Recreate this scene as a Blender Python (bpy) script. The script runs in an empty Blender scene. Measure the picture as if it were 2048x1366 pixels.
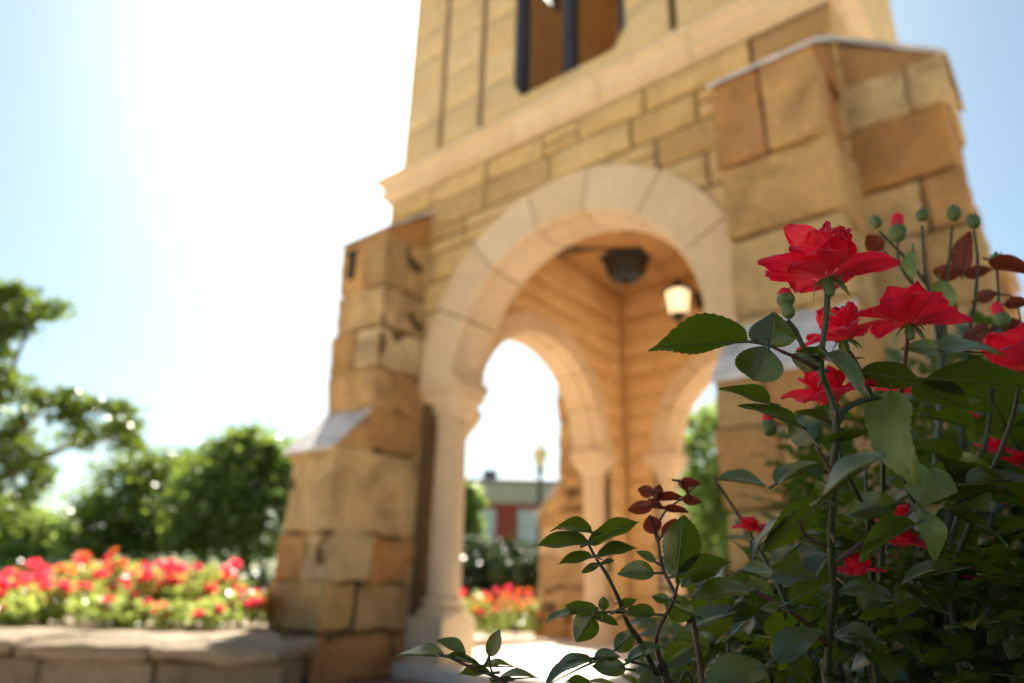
import bpy, math, random
from mathutils import Vector, Matrix, noise
R = math.radians
random.seed(7)
scene = bpy.context.scene
COL = scene.collection

# ------------------------------------------------------------ camera
D = 4.6                       # distance from the camera to the tower's front wall plane, metres
F, TH, YAW, ROLL = 1407.6, 0.3454, 0.6894, 0.0242
CAMZ = 0.70
H = Vector((-math.sin(YAW), math.cos(YAW), 0))
fw = H * math.cos(TH) + Vector((0, 0, math.sin(TH)))
up0 = -H * math.sin(TH) + Vector((0, 0, math.cos(TH)))
rt0 = fw.cross(up0)
rt = rt0 * math.cos(ROLL) + up0 * math.sin(ROLL)
up = up0 * math.cos(ROLL) - rt0 * math.sin(ROLL)
CAM = Vector((0, 0, CAMZ))
cam_data = bpy.data.cameras.new('camera')
cam = bpy.data.objects.new('camera', cam_data); COL.objects.link(cam)
m = Matrix((rt, up, -fw)).transposed().to_4x4(); m.translation = CAM
cam.matrix_world = m
cam_data.sensor_width = 36; cam_data.lens = F / 2048 * 36
cam_data.clip_start = 0.02; cam_data.clip_end = 2000
cam_data.dof.use_dof = True
cam_data.dof.focus_distance = 0.43
cam_data.dof.aperture_fstop = 4.3
cam_data.dof.aperture_blades = 0
scene.camera = cam

def at(px, py, dep):
    """world point seen at a pixel of the 2048-wide photograph, at a depth along the view axis"""
    return CAM + (fw + rt * ((px - 1024) / F) - up * ((py - 683) / F)) * dep

def gd(px, dep, z):
    """point at height z, in the direction of a pixel column, horizontal depth dep"""
    rh = Vector((math.cos(YAW), math.sin(YAW), 0))
    v = H * dep + rh * ((px - 1024) / F * dep * math.cos(TH))
    return Vector((v.x, v.y, z))

# ------------------------------------------------------------ light
SUN_EL = R(46)
SUN_AZ = YAW + R(6.0)          # measured from +Y towards -X: the sun stands behind the tower
sdir = Vector((-math.sin(SUN_AZ) * math.cos(SUN_EL), math.cos(SUN_AZ) * math.cos(SUN_EL), math.sin(SUN_EL)))
world = bpy.data.worlds.new('World'); scene.world = world; world.use_nodes = True
wn = world.node_tree.nodes; wl = world.node_tree.links
for n in list(wn): wn.remove(n)
sky = wn.new('ShaderNodeTexSky'); sky.sky_type = 'NISHITA'; sky.sun_disc = False
sky.sun_elevation = SUN_EL; sky.sun_rotation = -SUN_AZ
sky.altitude = 100; sky.air_density = 1.0; sky.dust_density = 2.1; sky.ozone_density = 1.4
bg = wn.new('ShaderNodeBackground'); bg.inputs['Strength'].default_value = 0.05
wo = wn.new('ShaderNodeOutputWorld')
tint = wn.new('ShaderNodeMix'); tint.data_type = 'RGBA'; tint.blend_type = 'MULTIPLY'; tint.inputs[0].default_value = 1.0
tint.inputs[7].default_value = (.86, 1.0, .93, 1)      # the photograph's warm white balance
wl.new(sky.outputs[0], tint.inputs[6]); wl.new(tint.outputs[2], bg.inputs[0]); wl.new(bg.outputs[0], wo.inputs[0])
sl = bpy.data.lights.new('sun', 'SUN'); sl.energy = 5.0; sl.angle = R(0.53); sl.color = (1.0, 0.93, 0.80)
sun = bpy.data.objects.new('sun', sl); COL.objects.link(sun)
sun.rotation_euler = sdir.to_track_quat('Z', 'Y').to_euler()
scene.view_settings.view_transform = 'Standard'; scene.view_settings.look = 'None'
scene.view_settings.exposure = 1.78; scene.view_settings.gamma = 1.0
scene.cycles.use_denoising = True
scene.cycles.max_bounces = 10; scene.cycles.diffuse_bounces = 6; scene.cycles.transparent_max_bounces = 8
scene.cycles.sample_clamp_indirect = 12

# ------------------------------------------------------------ helpers
class MB:
    def __init__(s): s.v = []; s.f = []; s.uv = []; s.mi = []
    def add(s, vs, fs, uvs=None):
        o = len(s.v); s.v.extend(vs); s.f.extend([tuple(i + o for i in f) for f in fs])
        if uvs is not None: s.uv.extend(uvs)
    def box(s, x0, x1, y0, y1, z0, z1, b=0.0):
        if b > 0: rockbox(s, x0, x1, y0, y1, z0, z1, 0.0, 99, b, 0); return
        s.add([(x, y, z) for x in (x0, x1) for y in (y0, y1) for z in (z0, z1)],
              [(0, 1, 3, 2), (4, 6, 7, 5), (0, 4, 5, 1), (2, 3, 7, 6), (0, 2, 6, 4), (1, 5, 7, 3)])
    def build(s, name, mat, parent=None, smooth=False, tf=None, **props):
        me = bpy.data.meshes.new(name)
        vs = [tf @ Vector(v) for v in s.v] if tf else s.v
        me.from_pydata([tuple(v) for v in vs], [], s.f)
        if s.uv and len(s.uv) == len(s.v):
            ul = me.uv_layers.new(name='UVMap')
            li = [0] * len(me.loops); me.loops.foreach_get('vertex_index', li)
            buf = []
            for i in li: buf.extend(s.uv[i])
            ul.data.foreach_set('uv', buf)
        if smooth: me.polygons.foreach_set('use_smooth', [True] * len(me.polygons))
        me.materials.append(mat); me.update()
        o = bpy.data.objects.new(name, me); COL.objects.link(o)
        if parent is not None: o.parent = parent
        for k, v in props.items(): o[k] = v
        return o

def empty(name, loc, label, cat, group=None, rz=0.0):
    o = bpy.data.objects.new(name, None); COL.objects.link(o); o.location = loc; o.rotation_euler = (0, 0, rz)
    o.empty_display_size = 0.1
    o['label'] = label; o['category'] = cat
    if group: o['group'] = group
    return o

def tag(o, label, cat, group=None):
    o['label'] = label; o['category'] = cat
    if group: o['group'] = group
    return o

def copy_tree(o, parent=None):
    c = o.copy(); COL.objects.link(c); c.parent = parent
    for ch in o.children: copy_tree(ch, c)
    return c

def fnoise(p, s, seed=0.0): return noise.noise(Vector((p[0] * s + seed * 7.31, p[1] * s + seed * 3.17, p[2] * s - seed * 5.7)))

def rockbox(mb, x0, x1, y0, y1, z0, z1, amp, cell, rnd, seed, ct=None):
    """one rounded, rough-faced block with shared vertices (a single island)"""
    lo = (x0, y0, z0); hi = (x1, y1, z1)
    n = [max(3, min(18, int((hi[i] - lo[i]) / cell) + 2)) if cell < 50 else 3 for i in range(3)]
    def coords(i):
        a, b = lo[i], hi[i]; r = min(rnd, (b - a) * .45)
        if n[i] == 3: return [a, a + r, b - r, b]
        return [a, a + r * .5] + [a + r + (b - a - 2 * r) * k / (n[i] - 2) for k in range(n[i] - 1)] + [b - r * .5, b]
    C = [coords(i) for i in range(3)]
    idx = {}; vs = []; fs = []
    def vid(i, j, k):
        key = (i, j, k)
        if key in idx: return idx[key]
        p = Vector((C[0][i], C[1][j], C[2][k]))
        q = Vector([min(max(p[a], lo[a] + min(rnd, (hi[a] - lo[a]) * .45)), hi[a] - min(rnd, (hi[a] - lo[a]) * .45)) for a in range(3)])
        dv = p - q
        if dv.length > 1e-9:
            nd = dv.normalized(); r_ = max(abs(dv.x), abs(dv.y), abs(dv.z)); p = q + nd * r_
            if amp:
                a_ = amp * (fnoise(p, 2.6, seed) * 1.1 + .55 * fnoise(p, 6.5, seed + 3) + .22 * fnoise(p, 15, seed + 5))
                p = p + nd * a_
        idx[key] = len(vs); vs.append(tuple(p)); return idx[key]
    N = [len(c) - 1 for c in C]
    for ax in range(3):
        a, b = (ax + 1) % 3, (ax + 2) % 3
        for side in (0, N[ax]):
            for i in range(N[a]):
                for j in range(N[b]):
                    q = []
                    for (di, dj) in ((0, 0), (1, 0), (1, 1), (0, 1)):
                        t = [0, 0, 0]; t[ax] = side; t[a] = i + di; t[b] = j + dj; q.append(vid(*t))
                    fs.append(tuple(q) if side else tuple(reversed(q)))
    mb.add(vs, fs)

def stone_face(mb, fr, u0, u1, v0, v1, rowh, bw, amp, rnd, cell=.09, gap=.014, hole=None, rng=None, split=.25, base=0.0):
    """coursed ashlar on a plane. fr(u, v, d) -> local point; hole(u, v) -> None outside, else the point pushed to the hole's edge"""
    rng = rng or random
    v = v0
    while v < v1 - .02:
        h = min(rng.uniform(*rowh), v1 - v)
        if v1 - v - h < rowh[0] * .6: h = v1 - v
        u = u0
        while u < u1 - .02:
            w = min(rng.uniform(*bw), u1 - u)
            if u1 - u - w < bw[0] * .6: w = u1 - u
            cells = [(u, v, w, h)]
            if rng.random() < split and h > .22: cells = [(u, v, w, h * .52), (u, v + h * .52, w, h * .48)]
            for (a, b, ww, hh) in cells:
                off = rng.uniform(-.5, .5) * amp * .6 + base
                sd = rng.random() * 50
                a0, a1, b0, b1 = a + gap / 2, a + ww - gap / 2, b + gap / 2, b + hh - gap / 2
                nx = max(2, int((a1 - a0) / cell)); ny = max(2, int((b1 - b0) / cell))
                us = [a0, a0] + [a0 + rnd + (a1 - a0 - 2 * rnd) * k / nx for k in range(nx + 1)] + [a1, a1]
                vs_ = [b0, b0] + [b0 + rnd + (b1 - b0 - 2 * rnd) * k / ny for k in range(ny + 1)] + [b1, b1]
                NX, NY = len(us), len(vs_)
                pts = []; ins = []
                for j in range(NY):
                    for i in range(NX):
                        uu, vv = us[i], vs_[j]
                        e = min(i, NX - 1 - i, j, NY - 1 - j)
                        if e == 0: d = -.07
                        elif e == 1: d = -rnd * .8 + off
                        else:
                            d = off
                            if amp: d += amp * (.9 * fnoise((uu, vv, 0), 2.6, sd) + .5 * fnoise((uu, vv, 0), 7, sd + 1) + .18 * fnoise((uu, vv, 0), 17, sd))
                        k = False
                        if hole:
                            q = hole(uu, vv)
                            if q is not None: uu, vv = q; k = True
                        ins.append(k); pts.append(tuple(fr(uu, vv, d)))
                fs = []
                for j in range(NY - 1):
                    for i in range(NX - 1):
                        q = (j * NX + i, j * NX + i + 1, (j + 1) * NX + i + 1, (j + 1) * NX + i)
                        if all(ins[t] for t in q): continue
                        fs.append(q)
                if fs: mb.add(pts, fs)
            u += w
        v += h

def catmull(P, k=6):
    if len(P) < 3: return [Vector(p) for p in P]
    P = [Vector(p) for p in P]; Q = [P[0] * 2 - P[1]] + P + [P[-1] * 2 - P[-2]]
    out = []
    for i in range(1, len(Q) - 2):
        a, b, c, d = Q[i - 1:i + 3]
        for j in range(k):
            t = j / k
            out.append(.5 * ((2 * b) + (c - a) * t + (2 * a - 5 * b + 4 * c - d) * t * t + (3 * b - a - 3 * c + d) * t ** 3))
    out.append(P[-1]); return out

def tube(mb, P, r0, r1=None, seg=8, k=6, prof=None):
    pts = catmull(P, k); r1 = r0 if r1 is None else r1
    n = len(pts); vs = []; fs = []
    ref = Vector((.3, .2, .9)).normalized()
    for i, p in enumerate(pts):
        t = (pts[min(i + 1, n - 1)] - pts[max(i - 1, 0)]).normalized()
        a = t.cross(ref)
        if a.length < .1: a = t.cross(Vector((1, 0, 0)))
        a.normalize(); b = t.cross(a)
        r = r0 + (r1 - r0) * i / (n - 1)
        if prof: r *= prof(i / (n - 1))
        for s in range(seg):
            g = 2 * math.pi * s / seg; vs.append(tuple(p + a * math.cos(g) * r + b * math.sin(g) * r))
    for i in range(n - 1):
        for s in range(seg):
            s2 = (s + 1) % seg; fs.append((i * seg + s, i * seg + s2, (i + 1) * seg + s2, (i + 1) * seg + s))
    fs.append(tuple(range(seg))[::-1]); fs.append(tuple((n - 1) * seg + s for s in range(seg)))
    uv = [(0.2, 0.5)] * len(vs)
    mb.add(vs, fs, uv if mb.uv or not mb.v else None)

def lathe(mb, prof, seg=24, c=(0, 0), sq=None):
    """prof: list of (r, z). sq: list of 0..1 squareness per ring"""
    vs = []; fs = []
    for i, (r, z) in enumerate(prof):
        q = sq[i] if sq else 0
        for s in range(seg):
            g = 2 * math.pi * (s + .5) / seg; x, y = math.cos(g), math.sin(g)
            m_ = max(abs(x), abs(y)); k = (1 - q) + q / m_
            vs.append((c[0] + x * k * r, c[1] + y * k * r, z))
    for i in range(len(prof) - 1):
        for s in range(seg):
            s2 = (s + 1) % seg; fs.append((i * seg + s, i * seg + s2, (i + 1) * seg + s2, (i + 1) * seg + s))
    fs.append(tuple(range(seg))[::-1]); fs.append(tuple((len(prof) - 1) * seg + s for s in range(seg)))
    mb.add(vs, fs)

# ------------------------------------------------------------ materials
def new_mat(name):
    mt = bpy.data.materials.new(name); mt.use_nodes = True
    nt = mt.node_tree; b = nt.nodes['Principled BSDF']
    return mt, nt, b

def ramp(nt, cols, fac, interp='LINEAR'):
    r = nt.nodes.new('ShaderNodeValToRGB'); r.color_ramp.interpolation = interp
    el = r.color_ramp.elements
    while len(el) < len(cols): el.new(.5)
    for i, c in enumerate(cols):
        el[i].position = c[0]; el[i].color = (*c[1], 1)
    nt.links.new(fac, r.inputs[0]); return r.outputs[0]

def noise_n(nt, scale, detail=6, rough=.6, coord='Object', dist=0.0):
    tc = nt.nodes.new('ShaderNodeTexCoord'); n = nt.nodes.new('ShaderNodeTexNoise')
    n.inputs['Scale'].default_value = scale; n.inputs['Detail'].default_value = detail
    n.inputs['Roughness'].default_value = rough; n.inputs['Distortion'].default_value = dist
    nt.links.new(tc.outputs[coord], n.inputs['Vector']); return n.outputs[0]

def mixc(nt, a, b, fac, mode='MIX'):
    x = nt.nodes.new('ShaderNodeMix'); x.data_type = 'RGBA'; x.blend_type = mode
    for s, val in ((x.inputs[0], fac), (x.inputs[6], a), (x.inputs[7], b)):
        if hasattr(val, 'default_value') or hasattr(val, 'links'): nt.links.new(val, s)
        elif isinstance(val, (int, float)): s.default_value = val
        else: s.default_value = (*val, 1)
    return x.outputs[2]

def bump(nt, b, h, strength, dist=.02):
    n = nt.nodes.new('ShaderNodeBump'); n.inputs['Strength'].default_value = strength; n.inputs['Distance'].default_value = dist
    nt.links.new(h, n.inputs['Height']); nt.links.new(n.outputs[0], b.inputs['Normal'])

def stone_mat(name, cols, stain=(.30, .19, .09), stain_amt=.5, rough=.9, bs=.5, nscale=3.0):
    mt, nt, b = new_mat(name)
    g = nt.nodes.new('ShaderNodeNewGeometry')
    c = ramp(nt, [(i / (len(cols) - 1), k) for i, k in enumerate(cols)], g.outputs['Random Per Island'])
    n1 = noise_n(nt, nscale, 8, .65, dist=.6)
    f = ramp(nt, [(.42, (0, 0, 0)), (.72, (stain_amt,) * 3)], n1)
    c = mixc(nt, c, stain, f)
    n2 = noise_n(nt, 38, 5, .7)
    c = mixc(nt, c, ramp(nt, [(.3, (.72, .72, .72)), (.7, (1.12, 1.12, 1.12))], n2), 1.0, 'MULTIPLY')
    nt.links.new(c, b.inputs['Base Color']); b.inputs['Roughness'].default_value = rough
    b.inputs['Specular IOR Level'].default_value = .25
    bump(nt, b, n2, bs, .015); return mt

def plain_mat(name, col, rough=.6, metal=0.0, var=.15, scale=6.0, spec=.5):
    mt, nt, b = new_mat(name)
    n = noise_n(nt, scale, 5)
    c = mixc(nt, col, ramp(nt, [(.3, (1 - var,) * 3), (.7, (1 + var,) * 3)], n), 1.0, 'MULTIPLY')
    nt.links.new(c, b.inputs['Base Color']); b.inputs['Roughness'].default_value = rough
    b.inputs['Metallic'].default_value = metal; b.inputs['Specular IOR Level'].default_value = spec
    bump(nt, b, n, .15, .01); return mt

def leafy(name, cols, trans=(.2, .35, .03), tfac=.4, rough=.35, spec=.5, veins=False, back=None, scale=40):
    mt, nt, b = new_mat(name)
    g = nt.nodes.new('ShaderNodeNewGeometry')
    c = ramp(nt, [(i / max(1, len(cols) - 1), k) for i, k in enumerate(cols)], g.outputs['Random Per Island'])
    n = noise_n(nt, scale, 4)
    c = mixc(nt, c, ramp(nt, [(.3, (.75, .75, .75)), (.7, (1.2, 1.2, 1.2))], n), 1.0, 'MULTIPLY')
    hgt = n
    if back: c = mixc(nt, c, back, g.outputs['Backfacing'])
    if veins:
        uv = nt.nodes.new('ShaderNodeTexCoord'); sp = nt.nodes.new('ShaderNodeSeparateXYZ'); nt.links.new(uv.outputs['UV'], sp.inputs[0])
        def mth(op, a, b_=None):
            x = nt.nodes.new('ShaderNodeMath'); x.operation = op
            for i, q in enumerate((a, b_)):
                if q is None: continue
                if isinstance(q, (int, float)): x.inputs[i].default_value = q
                else: nt.links.new(q, x.inputs[i])
            return x.outputs[0]
        av = mth('ABSOLUTE', mth('SUBTRACT', sp.outputs[1], .5))
        mid = mth('LESS_THAN', av, .022)
        wv = mth('SINE', mth('MULTIPLY', mth('SUBTRACT', sp.outputs[0], mth('MULTIPLY', av, .55)), 58.0))
        side = mth('MULTIPLY', mth('POWER', mth('ABSOLUTE', wv), 10.0), -1.0)
        ln = mth('GREATER_THAN', mth('ABSOLUTE', wv), .985)
        vein = mth('MAXIMUM', mid, mth('MULTIPLY', ln, .5))
        vc = nt.nodes.new('ShaderNodeMix'); vc.data_type = 'RGBA'
        nt.links.new(mth('MULTIPLY', vein, .4), vc.inputs[0]); nt.links.new(c, vc.inputs[6]); vc.inputs[7].default_value = (.13, .17, .05, 1)
        c = vc.outputs[2]
        sp1 = noise_n(nt, 420, 2, .5); sp2 = noise_n(nt, 28, 3, .6)
        c = mixc(nt, c, (.16, .11, .03), ramp(nt, [(.70, (0, 0, 0)), (.76, (.8,) * 3)], sp1))
        c = mixc(nt, c, ramp(nt, [(.3, (.62, .72, .6)), (.7, (1.5, 1.3, 1.2))], sp2), 1.0, 'MULTIPLY')
        hgt = mth('ADD', mth('MULTIPLY', side, .6), mth('MULTIPLY', n, .8))
    nt.links.new(c, b.inputs['Base Color']); b.inputs['Roughness'].default_value = rough; b.inputs['Specular IOR Level'].default_value = spec
    bump(nt, b, hgt, .15 if veins else .35, .0010 if veins else .004)
    tr = nt.nodes.new('ShaderNodeBsdfTranslucent'); tr.inputs[0].default_value = (*trans, 1)
    mx = nt.nodes.new('ShaderNodeMixShader'); mx.inputs[0].default_value = tfac
    nt.links.new(b.outputs[0], mx.inputs[1]); nt.links.new(tr.outputs[0], mx.inputs[2])
    nt.links.new(mx.outputs[0], nt.nodes['Material Output'].inputs[0]); return mt

M = {}
M['ashlar'] = stone_mat('ashlar sandstone', [(.72, .50, .225), (.66, .44, .18), (.77, .56, .27), (.56, .34, .13), (.74, .52, .24), (.42, .245, .10), (.75, .53, .25), (.68, .47, .20)], (.38, .24, .10), .6)
M['rock'] = stone_mat('rock faced sandstone', [(.66, .41, .17), (.56, .28, .09), (.73, .51, .24), (.50, .23, .075), (.67, .44, .18), (.54, .35, .15), (.75, .56, .30)], (.21, .115, .05), .75, nscale=2.4, bs=.8)
M['smooth'] = stone_mat('smooth dressed sandstone', [(.80, .61, .40), (.77, .58, .37), (.82, .64, .43)], (.62, .44, .27), .45, bs=.35)
M['inner'] = stone_mat('interior sandstone', [(.80, .54, .26), (.76, .49, .22), (.82, .57, .28), (.70, .44, .18)], (.62, .37, .15), .4, bs=.25)
M['upper'] = stone_mat('upper tower stone', [(.74, .55, .30), (.71, .52, .275), (.76, .58, .33), (.67, .48, .24)], (.50, .36, .18), .5, bs=.3)
M['mortar'] = plain_mat('mortar', (.15, .095, .045), .95, var=.3, scale=20, spec=.1)
M['slate'] = plain_mat('weathered grey cap', (.62, .56, .53), .65, var=.45, scale=4)
M['metal'] = plain_mat('dark window metal', (.035, .04, .055), .45, metal=.3)
M['iron'] = plain_mat('black iron', (.004, .004, .005), .6)
M['concrete'] = plain_mat('pale floor slab', (.76, .67, .56), .85, var=.15, scale=3)
M['capstone'] = stone_mat('garden wall capstones', [(.27, .205, .135), (.23, .17, .11), (.31, .24, .165)], (.24, .18, .11), .6, bs=.8)
M['lowstone'] = stone_mat('garden wall stone', [(.25, .19, .125), (.20, .15, .10), (.29, .225, .155)], (.10, .07, .045), .7, bs=.8)

# ------------------------------------------------------------ ground
def sheet(name, pts, z, mat, kind='structure'):
    mb = MB(); mb.add([(x, y, z) for x, y in pts], [tuple(range(len(pts)))])
    o = mb.build(name, mat); o['kind'] = kind; return o
gm, nt, b = new_mat('lawn')
c = ramp(nt, [(.3, (.06, .085, .025)), (.7, (.12, .15, .05))], noise_n(nt, .6, 8, .7))
nt.links.new(c, b.inputs['Base Color']); b.inputs['Roughness'].default_value = .9
bump(nt, b, noise_n(nt, 14, 6), .8, .05)
sheet('ground', [(-900, -900), (900, -900), (900, 900), (-900, 900)], -0.004, gm)
pm, nt, b = new_mat('brick paving')
tc = nt.nodes.new('ShaderNodeTexCoord'); br = nt.nodes.new('ShaderNodeTexBrick')
br.inputs['Scale'].default_value = 4.5; br.inputs['Color1'].default_value = (.30, .17, .125, 1); br.inputs['Color2'].default_value = (.24, .135, .10, 1)
br.inputs['Mortar'].default_value = (.15, .10, .08, 1); br.inputs['Mortar Size'].default_value = .012
nt.links.new(tc.outputs['Object'], br.inputs['Vector'])
c = mixc(nt, br.outputs[0], ramp(nt, [(.3, (.75,) * 3), (.7, (1.25,) * 3)], noise_n(nt, 2, 6)), 1.0, 'MULTIPLY')
nt.links.new(c, b.inputs['Base Color']); b.inputs['Roughness'].default_value = .85; bump(nt, b, br.outputs['Fac'], -.3, .01)
TC = Vector((-.7038 * D, (1 + .5288) * D, 0))
plm, nt, b = new_mat('pale concrete plaza')
c = ramp(nt, [(.3, (.54, .44, .32)), (.7, (.66, .55, .42))], noise_n(nt, .9, 8, .7))
nt.links.new(c, b.inputs['Base Color']); b.inputs['Roughness'].default_value = .9; bump(nt, b, noise_n(nt, 60, 4), .2, .005)
sheet('bounce_plaza', [tuple(gd(1024, 10.0, 0) .xy + Vector((math.cos(YAW), math.sin(YAW))) * a + Vector((H.x, H.y)) * b_) for a, b_ in ((-45, -70), (45, -70), (45, 3), (-45, 3))], 0.001, plm)  # pale ground added, mostly unseen, to bounce sunlight onto the tower's shaded walls
sheet('pavement', [(TC.x + 4.9 * math.cos(i * math.pi / 32), TC.y + 4.9 * math.sin(i * math.pi / 32)) for i in range(64)], 0.005, pm)

# ------------------------------------------------------------ the tower
TW = empty('bell_tower', TC, 'tan sandstone bell tower with round arches and stepped corner buttresses', 'tower')
W, T = 2.43, .45
WI = W - T
RO, RI, ZS = 1.70, 1.28, 2.64
ZF = .125
ZC = 4.93                      # underside of the cornice
BA, BB, BD, BD2 = 1.71, 2.40, .575, .94
ZE, ZW = 4.13, 4.56
ZL, ZL2 = 1.88, 2.28
ZU0, ZU1 = 5.30, 12.2           # belfry storey
WU = 2.36

slab = MB(); slab.box(-2.5, 2.5, -2.5, 2.5, 0, ZF, .02)
o = slab.build('floor', M['concrete']); o.location = TC; o['kind'] = 'structure'

def arch_hole(ro):
    def f(u, v):
        if v <= ZS:
            if abs(u) < ro: return (math.copysign(ro, u), v)
            return None
        d = math.hypot(u, v - ZS)
        if d < ro:
            k = ro / max(d, 1e-6); return (u * k, ZS + (v - ZS) * k)
        return None
    return f
def side_tf(k): return Matrix.Rotation(k * math.pi / 2, 4, 'Z')

def slab_with_arch(mb, n0, n1, u1, v0, v1, r, zs):
    """mortar core: two skins with the arch opening"""
    for n_, fl in ((n0, 0), (n1, 1)):
        for s in (-1, 1):
            q = [(s * r, -n_, v0), (s * u1, -n_, v0), (s * u1, -n_, zs), (s * r, -n_, zs)]
            mb.add(q, [(0, 1, 2, 3) if (s > 0) ^ fl else (3, 2, 1, 0)])
        N = 24; a = []; bb = []
        for i in range(N + 1):
            g = math.pi * i / N; cx, sz = math.cos(g), math.sin(g)
            a.append((r * cx, -n_, zs + r * sz))
            tt = min(u1 / max(abs(cx), 1e-6), (v1 - zs) / max(sz, 1e-6)); bb.append((cx * tt, -n_, zs + sz * tt))
        for i in range(N):
            mb.add([a[i], bb[i], bb[i + 1], a[i + 1]], [(0, 1, 2, 3)])
        for s in (-1, 1):   # corner fill
            mb.add([(s * u1 * .55, -n_, v1), (s * u1, -n_, v1), (s * u1, -n_, zs + u1 * .6)], [(0, 1, 2)])
for k in range(4):
    tf = side_tf(k); rng = random.Random(11 + k)
    core = MB(); slab_with_arch(core, W - .03, WI + .03, W - .03, ZF, ZC, 1.55, ZS)
    for s in (-1, 1):
        core.add([(s * (RO + .03), -WI, ZF), (s * (RO + .03), -W + .03, ZF), (s * (RO + .03), -W + .03, ZS), (s * (RO + .03), -WI, ZS)], [(0, 1, 2, 3)])
    wl_ = core.build('wall', M['mortar'], TW, tf=tf)
    mb = MB()
    stone_face(mb, lambda u, v, d: (u, -W - d, v), -W, W, ZF, ZC, (.24, .34), (.38, .95), .022, .012, hole=arch_hole(RO + .008), rng=rng, split=.2, gap=.027)
    mb.build('stonework', M['ashlar'], wl_, smooth=True, tf=tf)
    mb = MB()
    stone_face(mb, lambda u, v, d: (-u, -WI + d, v), -WI, WI, ZF, ZC + .29, (.28, .34), (.45, .8), .006, .005, cell=.14, gap=.005, hole=arch_hole(RO - .16), rng=rng, split=0)
    for s in (-1, 1):    # jambs behind the columns
        stone_face(mb, (lambda s: lambda u, v, d: (s * (RO - d), -W + u if s > 0 else -WI - u, v))(s), .01, T - .01, ZF, ZS, (.25, .34), (.25, .4), .01, .01, rng=rng, split=0, gap=.014)
    mb.build('stonework', M['inner'], wl_, smooth=True, tf=tf)

def voussoirs(mb, angs, sec, zs=ZS, depth_sign=1):
    """sweep a closed (r, n) section along the arch between joint angles"""
    for a0, a1 in zip(angs[:-1], angs[1:]):
        d = .0045; N = 10; vs = []; fs = []
        steps = [(a0 + d, .006)] + [(a0 + d * 1.8 + (a1 - a0 - 3.6 * d) * i / N, 0) for i in range(N + 1)] + [(a1 - d, .006)]
        L = len(sec)
        rc = sum(p[0] for p in sec) / L; nc = sum(p[1] for p in sec) / L
        for g, sh in steps:
            for (r, n_) in sec:
                r2 = r + (sh if r < rc else -sh); n2 = n_ + (-sh if n_ > nc else sh)
                vs.append((r2 * math.cos(g), -n2, zs + r2 * math.sin(g)))
        for i in range(len(steps) - 1):
            for j in range(L):
                j2 = (j + 1) % L; fs.append((i * L + j, i * L + j2, (i + 1) * L + j2, (i + 1) * L + j))
        fs.append(tuple(range(L))[::-1]); fs.append(tuple((len(steps) - 1) * L + j for j in range(L)))
        mb.add(vs, fs)
sec = [(RO, W + .022), (RI + .02, W + .022), (RI, W + .002), (RI, W - .13), (RI - .035, W - .14), (RI - .035, W - .33), (RI, WI + .11), (RI, WI), (RI + .02, WI - .02), (RO - .14, WI - .02), (RO - .14, WI + .1), (RO, W - .2)]
JA = [math.radians(x) for x in (0, 27, 54, 80, 103, 129, 154, 180)]
for k in range(4):
    mb = MB(); voussoirs(mb, JA, sec); ao = mb.build('arch', M['smooth'], TW, tf=side_tf(k))
    # thin dark joint filler ring just inside the stones
    mb = MB(); voussoirs(mb, [0, math.pi], [(RO - .02, W - .01), (RI + .03, W - .01), (RI + .03, WI + .02), (RO - .17, WI + .02), (RO - .17, WI + .1), (RO - .02, W - .2)])
    mb.build('mortar_joint', M['mortar'], ao, tf=side_tf(k))

def column(sx, k):
    tf = side_tf(k) @ Matrix.Translation((sx * 1.47, -W + .225, 0))
    mb = MB(); lathe(mb, [(.165, .66), (.155, .70), (.152, 1.4), (.146, 2.20), (.16, 2.225), (.16, 2.255), (.145, 2.27)], 32)
    co = mb.build('column', M['smooth'], TW, smooth=True, tf=tf)
    mb = MB()
    lathe(mb, [(.15, 2.262), (.165, 2.30), (.20, 2.40), (.22, 2.46), (.235, 2.47), (.235, 2.53), (.265, 2.545), (.265, ZS - .002)], 32,
          sq=[0, .15, .6, .9, 1, 1, 1, 1])
    mb.build('capital', M['smooth'], co, tf=tf)
    mb = MB()
    lathe(mb, [(.23, .5), (.235, .53), (.225, .56), (.18, .58), (.19, .61), (.195, .635), (.18, .66), (.155, .67)], 28)
    mb.box(-.215, .215, -.215, .215, ZF - .03, .502, .015)
    mb.build('base', M['smooth'], co, tf=tf)
for k in range(4):
    for sx in (-1, 1): column(sx, k)

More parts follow.
